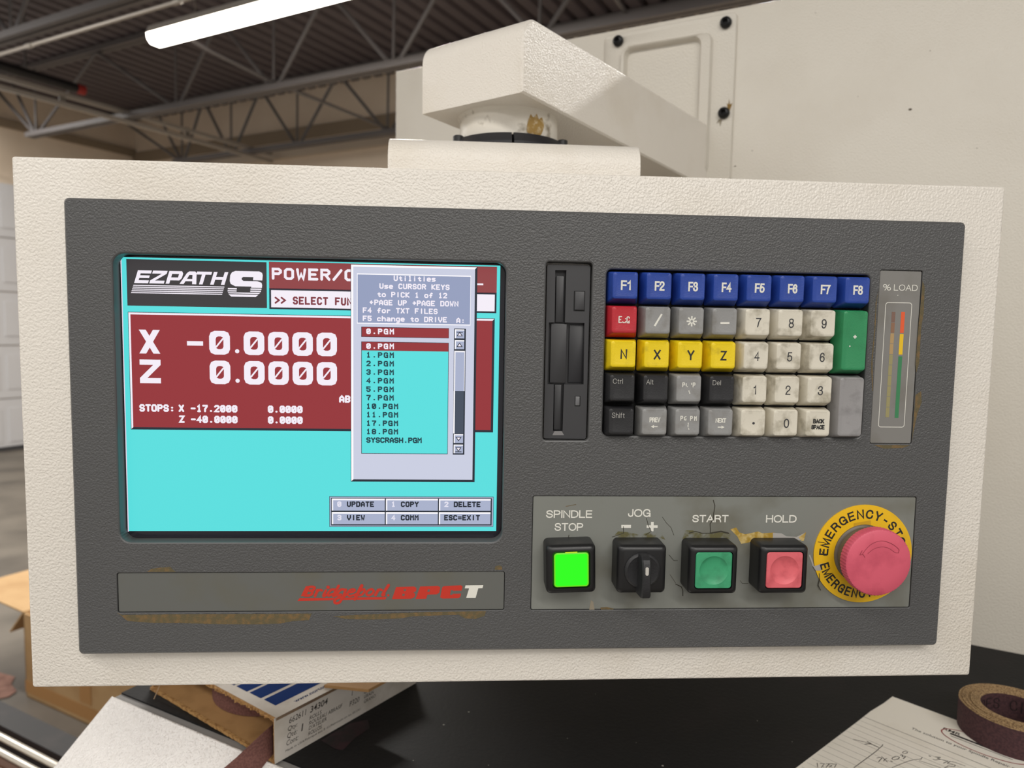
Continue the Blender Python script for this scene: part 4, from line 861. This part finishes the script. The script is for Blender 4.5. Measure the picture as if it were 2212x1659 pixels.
for i in range(n):
    mb.loft([[BXP(j - .2, t, BH - .4), BXP(j * .9 - .2, t, BH - 2.6 + h), BXP(1.5, t, BH - 2.6 + h), BXP(1.5, t, BH - .4)] for t, j, h in ((ts[i], js[i], hs[i]), (ts[i + 1], js[i + 1], hs[i + 1]))], CARDE, cap0=False, cap1=False)
o = mb.build('lid', ab, weld=False, smooth=0); tag(o, 'white lid with navy blue stripes and torn edge')
mb = MB()
for s0, h0, h1, t0 in ((-2.2, 2.5, BH - 2.4, 0),):
    hh = [h0 + (h1 - h0) * i / 26 for i in range(27)]; jj = [rg.uniform(-1.6, 0) for _ in hh]
    for i in range(26):
        mb.loft([[BXP(j, .2, h), BXP(j * .8, 2.9, h), BXP(1, 2.9, h), BXP(1, .2, h)] for h, j in ((hh[i], jj[i]), (hh[i + 1], jj[i + 1]))], CARDE, cap0=False, cap1=False)
tt = [BWD * i / 80 for i in range(81)]; jj = [rg.uniform(-.6, .1) for _ in tt]
for i in range(80): mb.loft([[BXP(-2 + j, t, .3), BXP(-2 + j * .7, t, 2.9), BXP(.5, t, 2.9), BXP(.5, t, .3)] for t, j in ((tt[i], jj[i]), (tt[i + 1], jj[i + 1]))], CARDE, cap0=False, cap1=False)
mb.build('torn_edge', ab, weld=False, smooth=0)
mb = MB(); fl_ = [(53, 6.7), (70.6, -29), (108, -29), (108, 6.7)]; mb.loft([[BXP(s, t, BH + .45) for s, t in fl_], [BXP(s, t, BH + 3.0) for s, t in fl_]], CARD); o = mb.build('lid_flap', ab, smooth=0); tag(o, 'brown card flap jutting over the side')

# sandpaper coil inside the carton, its free end pulled out
SAND = mat('maroon_sandpaper', (112, 74, 66), .85, dirt=((96, 60, 54), 600, .42, .6), bump=(2600, .0001, 1, 0)); SBACK = mat('tan_sandpaper_edge', (176, 150, 112), .8)
sr = thing('sandpaper_roll', 'maroon sandpaper roll in the open carton with a strip hanging out', 'sandpaper', BXP(60, 100, 3))
ccx, ccy, cr = 72.0, 100.0, 56.0
mb = MB(); N = 72
lathe(mb, lambda x, y, w: BXP(ccx + x, ccy + y, w), [(cr - 18, 3.2), (cr, 3.2), (cr, 29), (cr - 18, 29)], SAND, n=N, cap0=False, cap1=False); mb.build('coil', sr)
mb = MB(); path = []
# leaves the coil on its right side, runs to the mouth by the right wall, then droops outside
cl = [(62, 46.5, 3.4, 28.6, 0), (46, 38, 3.4, 28.6, 0), (30, 27, 3.2, 28.5, 0), (14, 15, 3.2, 28.4, 0), (3, 8, 3.3, 28.0, 0), (-6, 4.5, 2.6, 26.5, 2), (-14, 4, -2, 21, 5), (-22, 5, -9, 13, 9), (-30, 8, -17, 4, 13), (-37, 11, -25, -5, 15), (-43, 14, -33, -13, 16), (-49, 17, -41, -21, 17)]
A_, B_2 = [], []
for s, t, h0, h1, lean in cl:
    A_.append(BXP(s, t, h0)); B_2.append(BXP(s - lean * .35, t + lean, h1))
th = .0006
for i in range(len(cl) - 1):
    n = (A_[i + 1] - A_[i]).cross(B_2[i] - A_[i]).normalized() * th
    mb.loft([[A_[i], B_2[i], B_2[i] + n, A_[i] + n], [A_[i + 1], B_2[i + 1], B_2[i + 1] + n, A_[i + 1] + n]], SAND, cap0=i == 0, cap1=i == len(cl) - 2)
mb.build('free_strip', sr, smooth=60)
mb = MB(); tube(mb, [BXP(20, 150, 37), BXP(8, 160, 30), BXP(-2, 167, 18), BXP(-6, 170, 6), BXP(-8, 171, .5), BXP(-12, 172, -6)], .00035, mat('pale_thread', (186, 160, 130), .8), n=5)
o = mb.build('loose_thread', origin=BXP(-6, 170, 6)); tag(o, 'thin pale frayed thread hanging at the open mouth of the white carton', 'thread')

# abrasive roll standing on its edge, lower right
RC = Vector((.4800, .5675, ZC + HZ))
def RT_(x, y, w): return RC + Vector((x, y, w))
MAR = mat('dark_maroon_abrasive', (74, 46, 48), .9, dirt=((58, 34, 38), 500, .42, .6), bump=(2600, .00012, 1, 0)); EDG = mat('tan_coil_edge', (188, 158, 114), .8, dirt=((120, 92, 62), 700, .4, .62), bump=(1800, .0006, 2, 0))
rl = thing('abrasive_roll', 'dark maroon abrasive coil with tan layered edge on the notepaper', 'sandpaper', RC)
mb = MB(); N = 90; ro, ri, hr = .0425, .0262, .0258
lathe(mb, RT_, [(ri, .0006), (ro, .0006), (ro, hr - .0006)], MAR, n=N, cap0=False, cap1=False); lathe(mb, RT_, [(ri, hr - .0010), (ri, .0006)], MAR, n=N, cap0=False, cap1=False); mb.build('abrasive_face', rl)
mb = MB(); rg = random.Random(5); K = 13; prof = []
for k in range(K):
    r0, r1 = ri + (ro - ri) * k / K, ri + (ro - ri) * (k + .8) / K; hh = hr + rg.uniform(-.0008, .0004)
    prof += [(r0, hh - .0012), (r0 + .0001, hh), (r1, hh), (r1 + .0001, hh - .0012)]
rings = []
for r, w in prof: rings.append([RT_((r + .0003 * math.sin(3 * 2 * math.pi * k / N + r * 900)) * math.cos(2 * math.pi * k / N), r * math.sin(2 * math.pi * k / N), w) for k in range(N)])
mb.loft(rings, EDG, cap0=False, cap1=False); tag(mb.build('layered_edge', rl, smooth=0), 'tan edges of the wound layers')
mb = MB(); BLK = mat('black_stencil_ink', (30, 18, 20), .9)
def RIN(x, y, w):
    an = x; r = ri - .0004 - w / 1000; return RT_(r * math.cos(an), r * math.sin(an), y)
for ch, dg_ in (('O', 144), ('R', 124), ('E', 107), ('S', 90), ('C', 60), ('I', 41), ('N', 30)):
    an = math.radians(dg_)
    helv(mb, lambda x, y, w: RIN(an - x / 26, (20.5 - y) / 1000, w), ch, 0, 0, 5.6 if ch != 'I' else 1, 10, .8, 0, BLK)
mb.build('stencil_lettering', rl, weld=False, smooth=0)

# note paper under it
PO = Vector((.410, .633, ZC + HZ)); E1 = Vector((.03425, -.04225, 0)).normalized(); E2 = Vector((E1.y, -E1.x, 0))
PAP = mat('note_paper', (238, 233, 222), .7, dirt=((226, 219, 205), 18, .5, .75)); RUL = mat('grey_ruled_line', (150, 148, 144), .7); PEN = mat('pencil_line', (96, 92, 88), .6); PINK = mat('dark_letterhead_ink', (44, 40, 40), .6); LRED = mat('red_letterhead_ink', (150, 48, 48), .6)
def PP(x, y, w=0):
    wave = .0010 * math.sin(x / 37.0) * math.sin(y / 52.0) ** 2
    return PO + E1 * (x / 1000) + E2 * (y / 1000) + Vector((0, 0, .0006 + w / 1000)) + Vector((0, 0, max(0, wave) * 0))
mb = MB(); outl = [(-.4, -1.6), (216, -1.6), (206, 250), (-12, 250), (-9.3, 176.9), (-4.6, 70), (-3.8, 43.1), (-1.2, 18)]
mb.loft([[PP(x, y, -.4) for x, y in outl], [PP(x, y, 0) for x, y in outl]], PAP)
def PS(pts, wd, mt=PEN, w=.1): stroke(mb, PP, pts, wd, w, mt, nd=6)
PS([(-4.1, 57.6), (200, 59)], .45, mat('dark_ruled_line', (96, 92, 90), .7))
for k in range(1, 24): PS([(-4.5 - k * .17, 57.6 + k * 8.9), (200, 59 + k * 8.9)], .3, RUL)
def PTX(text, x0, y0, x1, y1, bold=.012, mt=PINK): type_text(mb, PP, text, x0, y0, x1, y1, .1, mt, bold)
PTX('The solution to your Spindle Repair needs', 31.6, 42.2, 118, 47.0, .004); PTX('RMR', 50.4, 20.4, 64, 25.0, .015)
E_ = [(82 + 31.5 * math.cos(t), 27 + 14 * math.sin(t)) for t in [2 * math.pi * k / 60 for k in range(61)]]; PS(E_, 1.0, LRED)
poly(mb, PP, [(57, 25.6), (104, 25.6), (104, 28.4), (57, 28.4)], .1, PINK); poly(mb, PP, [(58.6, 30.6), (104, 30.6), (104, 31.5), (58.6, 31.5)], .1, PEN)
ZQ = lambda x, y: (1720 + x / 4.496, 1560 + y / 4.496)
def pq(x, y):
    px, py = ZQ(x, y); d = RT @ Vector(((px - IMG_W / 2) / FPX, (py - IMG_H / 2) / FPX, 1)); wd = Vector((d[0], d[2], -d[1])); P = wd * ((HZ + .0007) / wd.z) + Vector((0, 0, ZC)) - PO
    return (P.dot(E1) * 1000, P.dot(E2) * 1000)
def pen(pts, wd=.6, smoothp=True): pp = [pq(*p) for p in pts]; PS(curve(pp, 5) if smoothp else pp, wd)
pen(((555, 168), (640, 188), (720, 210), (790, 240))); pen(((690, 186), (750, 222), (800, 245)), .8); pen(((665, 215), (720, 212), (790, 240)), .8); pen(((840, 218), (830, 235), (808, 252), (760, 295), (560, 442)), .6)
pen(((785, 348), (815, 342), (830, 350), (800, 385)), .6, False); pen(((830, 335), (885, 388)), .6, False); pen(((850, 378), (860, 360), (880, 352)), .5); pen(((920, 378), (932, 382)), .9, False); pen(((950, 338), (930, 352), (945, 366), (985, 360), (1000, 340), (970, 332), (948, 340))); pen(((1010, 322), (1035, 320), (1030, 334), (1060, 335), (1040, 355))); pen(((1050, 284), (1032, 296), (1050, 306), (1080, 298), (1070, 284), (1050, 284)), .5)
pen(((1225, 340), (1210, 360), (1205, 358)), .5); pen(((1210, 358), (1100, 375), (930, 442)), .5); pen(((1195, 374), (1290, 405), (1400, 442)), .5, False)
pen(((1290, 328), (1303, 332)), .9, False); pen(((1350, 338), (1400, 342), (1370, 352), (1400, 360), (1350, 368), (1330, 362))); pen(((1400, 360), (1475, 378), (1430, 398)), .6, False); pen(((1490, 380), (1540, 390), (1640, 425)), .6, False); pen(((1490, 385), (1470, 402), (1540, 415), (1530, 430), (1470, 424)), .6); pen(((1470, 430), (1440, 444)), .6, False)
pen(((203, 398), (208, 436)), .6, False); pen(((232, 402), (272, 402), (245, 440)), .6, False); pen(((262, 434), (268, 436)), .7, False); pen(((290, 402), (318, 404), (290, 440)), .6, False); pen(((350, 404), (320, 404), (318, 416), (345, 422), (320, 438)), .6); pen(((352, 408), (390, 408), (372, 440)), .6, False)
o = mb.build('note_paper', origin=PP(100, 120), weld=False, smooth=0); tag(o, 'ruled letterhead sheet with pencil sketches lying on the black ledge', 'paper')

# ================================================================== the shop
WALL = mat('beige_block_paint', (222, 206, 186), .8, dirt=((208, 190, 168), 1.2, .4, .7)); DECK = mat('grey_roof_deck', (84, 76, 80), .6); STEEL = mat('grey_joist_primer', (98, 94, 94), .55); FLOOR = mat('shop_concrete', (112, 105, 95), .5, dirt=((86, 80, 72), 2.2, .4, .65)); GALV = mat('galvanized_metal', (176, 170, 162), .4, metal=.5)
WA, WB_, DK = -8.7, 5.95, 2.50
def struct(name, mb, **k):
    o = mb.build(name, smooth=0, **k); o['kind'] = 'structure'; return o
mb = MB(); box(mb, SH(-9, -4.5, -ZC - .1), AX * 15, BX * 10.7, Vector((0, 0, .1)), FLOOR); struct('floor', mb)
mb = MB(); box(mb, SH(WA - .2, -3, -ZC), AX * .2, BX * 9.2, Vector((0, 0, ZC + DK + .08)), WALL); struct('wall_left', mb)
mb = MB(); box(mb, SH(WA, WB_, -ZC), AX * 14, BX * .2, Vector((0, 0, ZC + DK + .08)), WALL); struct('wall_back', mb)
mb = MB()
# fluted steel deck: flutes run along the b axis
pf = []; x = WA; pitch = .15
while x < 5:
    pf += [(x, 0), (x + .085, 0), (x + .105, .04), (x + .13, .04)]; x += pitch
r0 = [SH(a, -1.2, DK + z) for a, z in pf]; r1 = [SH(a, WB_, DK + z) for a, z in pf]
mb.loft([r0, r1], DECK, cap0=False, cap1=False, closed=False); struct('ceiling', mb, weld=False)
# darker strip and light band along the back wall, rail on the left wall
mb = MB(); box(mb, SH(WA, WB_ - .03, 1.98), AX * 14, BX * .03, Vector((0, 0, .13)), mat('darker_wall_strip', (138, 122, 102), .7)); struct('trim_1', mb)
mb = MB(); box(mb, SH(WA, WB_ - .05, 1.80), AX * 14, BX * .05, Vector((0, 0, .07)), mat('pale_ledger_paint', (190, 176, 158), .7)); struct('trim_2', mb)
mb = MB(); box(mb, SH(WA, .0, 2.06), AX * .04, BX * WB_, Vector((0, 0, .09)), mat('brown_wall_band', (138, 122, 102), .7)); struct('trim_3', mb)
# sectional door on the left wall
DOOR = mat('pale_grey_door', (206, 206, 208), .5)
mb = MB(); b0, b1, z0, z1 = 1.2, 4.72, -ZC, 1.46
for k in range(5):
    h0 = z0 + (z1 - z0) * k / 5; h1 = z0 + (z1 - z0) * (k + 1) / 5 - .012
    box(mb, SH(WA, b0, h0), AX * .04, BX * (b1 - b0), Vector((0, 0, h1 - h0)), DOOR)
    for j in range(9):
        bb = b0 + .06 + j * (b1 - b0 - .06) / 9; box(mb, SH(WA + .04, bb, h0 + .1), AX * .008, BX * ((b1 - b0) / 9 - .08), Vector((0, 0, h1 - h0 - .2)), DOOR)
d = struct('door_1', mb)
mb = MB(); box(mb, SH(WA + .002, b0, z0), AX * .05, BX * (b1 - b0), Vector((0, 0, .05)), mat('dark_door_seal', (60, 60, 62), .6)); mb.build('bottom_seal', d, smooth=0)

def joist(b, nodes, label, bear=True):
    j = thing('roof_joist', label, 'roof joist', SH(-2, b, 1.8), 'open web roof joists')
    zb, zt = 1.80, DK - .05; end = nodes[0]; last = 4.0
    for nm, z, a0 in (('bottom_chord', zb, end - .1), ('top_chord', zt, WA + .02)):
        m = MB()
        for db in (-.045, .008): box(m, SH(a0, b + db, z - .0), AX * (last - a0), BX * .037, Vector((0, 0, .045)), STEEL)
        m.build(nm, j, smooth=0)
    def web(a0, z0, a1, z1, r=.016):
        m = MB(); tube(m, [SH(a0, b, z0), SH(a1, b, z1)], r, STEEL, n=6); m.build('web_member', j, smooth=0)
    if bear: web(WA + .2, zt, end, zb + .02)
    for i, a in enumerate(nodes):
        nxt = nodes[i + 1] if i + 1 < len(nodes) else None
        lft = (nodes[i - 1] + a) / 2 if i else a - .42
        web(lft, zt, a, zb + .03)
        if a < 1.2: web(a + .02, zb + .03, a + .03, zt, .011)
        if nxt is not None: web(a + .06, zb + .03, (a + nxt) / 2 - .02, zt)
    return j
N1 = [-7.70, -5.58, -4.42, -3.25, -2.1, -.95, .2]
joist(2.70, [-7.4, -6.9 + .55, -5.2, -4.05, -2.9, -1.75, -.6], 'nearest steel roof joist crossing the upper left corner')
joist(4.20, N1, 'middle steel roof joist running behind the pivot arm')
joist(5.61, [-7.36, -6.55, -5.57, -4.4, -3.2, -2.0, -.8], 'farthest steel roof joist in front of the beige back wall')

# strip light
sl = thing('strip_light', 'lit white LED strip fixture under the roof deck', 'light fixture', SH(-3.1, 3.25, 1.9))
LED = mat('lit_led_diffuser', (255, 246, 232), .4, emit=14.0)
def tubebar(mb, a0, a1, prof, mt):
    mb.loft([[SH(a, 3.25 + b, z) for b, z in prof] for a in (a0, a1)], mt)
LZ = 1.90
mb = MB(); tubebar(mb, -4.50, -1.9, [(-.065, LZ), (-.06, LZ - .035), (-.035, LZ - .06), (.035, LZ - .06), (.06, LZ - .035), (.065, LZ)], LED); mb.build('diffuser', sl, smooth=0)
mb = MB(); tubebar(mb, -4.50, -1.9, [(-.07, LZ), (.07, LZ), (.05, LZ + .05), (-.05, LZ + .05)], mat('white_fixture_paint', (226, 222, 214), .4)); mb.build('fixture_body', sl, smooth=0)
for a in (-4.1, -2.3):
    mb = MB(); tube(mb, [SH(a, 3.25, LZ + .04), SH(a, 3.25, DK)], .004, GALV, n=6); mb.build('hanger_wire', sl, smooth=0)
# conduits and rails
mb = MB(); tube(mb, [SH(-8.4, 2.74, 1.755), SH(3, 2.74, 1.755)], .012, GALV, n=10)
for a in (-5.05, -3.6, -2.3): tube(mb, [SH(a - .03, 2.74, 1.755), SH(a + .03, 2.74, 1.755)], .016, GALV, n=10)
o = mb.build('conduit', origin=SH(-3, 2.74, 1.755)); tag(o, 'thin pale metal conduit below the nearest roof joist', 'conduit')
rail = thing('track_rail', 'long grey double metal track receding along the left above the wall', 'track', SH(-6.2, 3.5, 1.88))
for da, dz in ((0, 0), (.02, -.085)):
    mb = MB(); box(mb, SH(-6.25 + da, 1.2, 1.84 + dz), AX * .03, BX * 4.7, Vector((0, 0, .035)), GALV); mb.build('track', rail, smooth=0)
for bb in (2.4, 3.6, 4.8):
    mb = MB(); box(mb, SH(-6.235, bb, 1.76), AX * .012, BX * .05, Vector((0, 0, .12)), mat('dark_galvanized', (120, 114, 106), .5)); mb.build('track_clip', rail, smooth=0)
pipe = thing('heater_tube', 'black tube with a red end cap under the roof at far left', 'tube', SH(-6.5, 3.0, 2.02))
PAa, PZ = -6.52, 2.03
mb = MB(); tube(mb, [SH(PAa, .8, PZ), SH(PAa, 3.92, PZ)], .04, mat('black_tube_paint', (22, 20, 24), .5), n=16); mb.build('tube_body', pipe)
mb = MB(); tube(mb, [SH(PAa, 3.921, PZ), SH(PAa, 3.99, PZ)], .042, mat('red_end_paint', (168, 44, 38), .5), n=16); tag(mb.build('end_cap', pipe), 'red end cap')
mb = MB(); tube(mb, [SH(PAa, 3.5, PZ + .05), SH(PAa, 3.5, DK)], .01, STEEL, n=6); mb.build('hanger', pipe)
for (a0, lab_) in ((-4.38, 'thin steel bridging bar crossing the joists behind the strip light'), (-1.5, 'steel bridging bar between joists, mostly behind the cream arm')):
    mb = MB(); tube(mb, [SH(a0, 3.31, 1.945), SH(a0, 3.6, 1.90), SH(a0, 4.15, 1.862), SH(a0, 5.8, 1.862)], .014, STEEL, n=6); o = mb.build('bridging_bar', origin=SH(a0, 4, 1.85), smooth=0); tag(o, lab_, 'brace')

# cardboard box on the floor beyond the lathe
BXK = mat('kraft_cardboard', (188, 154, 110), .8, dirt=((172, 136, 92), 6, .45, .7)); BXD = mat('darker_kraft_card', (178, 132, 80), .6)
cb = thing('cardboard_box', 'tall tan cardboard box with an open flap standing on the floor', 'box', SH(-2.55, 1.75, -ZC))
a0, a1, b0, b1, z0, z1 = -2.95, -2.25, 1.50, 1.95, -ZC, -1.16
mb = MB(); t = .006
for (pa, pb, ea, eb) in ((a0, b0, a1 - a0, t), (a0, b1 - t, a1 - a0, t), (a0, b0, t, b1 - b0), (a1 - t, b0, t, b1 - b0)): box(mb, SH(pa, pb, z0), AX * ea, BX * eb, Vector((0, 0, z1 - z0)), BXK)
box(mb, SH(a0, b0, z0), AX * (a1 - a0), BX * (b1 - b0), Vector((0, 0, t)), BXK); mb.build('box_body', cb, smooth=0)
mb = MB(); box(mb, SH(a0 - .002, b0 - .002, z0 + .02), AX * (a1 - a0 + .004), BX * .001, Vector((0, 0, .05)), BXD); box(mb, SH(a0 + .36, b0 - .002, z0 + .08), AX * .07, BX * .001, Vector((0, 0, z1 - z0 - .09)), BXD); mb.build('front_strip', cb, smooth=0)  # darker strips on the box front, one low and one upright
def flap(p, ex, ey):
    m = MB(); n = ex.cross(ey).normalized() * t; m.loft([[p, p + ex, p + ex + ey, p + ey], [q + n for q in (p, p + ex, p + ex + ey, p + ey)]], BXK); m.build('flap', cb, smooth=0)
flap(SH(a0, b0, z1), BX * (b1 - b0), AX * -.42 + Vector((0, 0, .02)))
flap(SH(a0, b0, z1), BX * .45, AX * -.10 + Vector((0, 0, -.10)))
flap(SH(a0, b1, z1), AX * (a1 - a0), BX * .16 + Vector((0, 0, .05)))
mb = MB()
poly(mb, lambda x, y, w: SH(x, y, -ZC + w), [(-3.5, 1.38), (-3.3, 1.39), (-3.2, 1.37), (-3.1, 1.40), (-3.03, 1.41), (-3.0, 1.46), (-3.02, 1.50), (-3.1, 1.52), (-3.15, 1.56), (-3.3, 1.54), (-3.5, 1.53)], .004, mat('reddish_floor_dust', (150, 112, 98), .8, dirt=((124, 88, 76), 30, .45, .65)))
o = mb.build('floor_chips', origin=SH(-3, 1.5, -ZC), weld=False, smooth=0); o['kind'] = 'stuff'; tag(o, 'reddish chips scattered on the floor by the cardboard box', 'chips')

for o in bpy.data.objects:
    if '_org' in o: del o['_org']
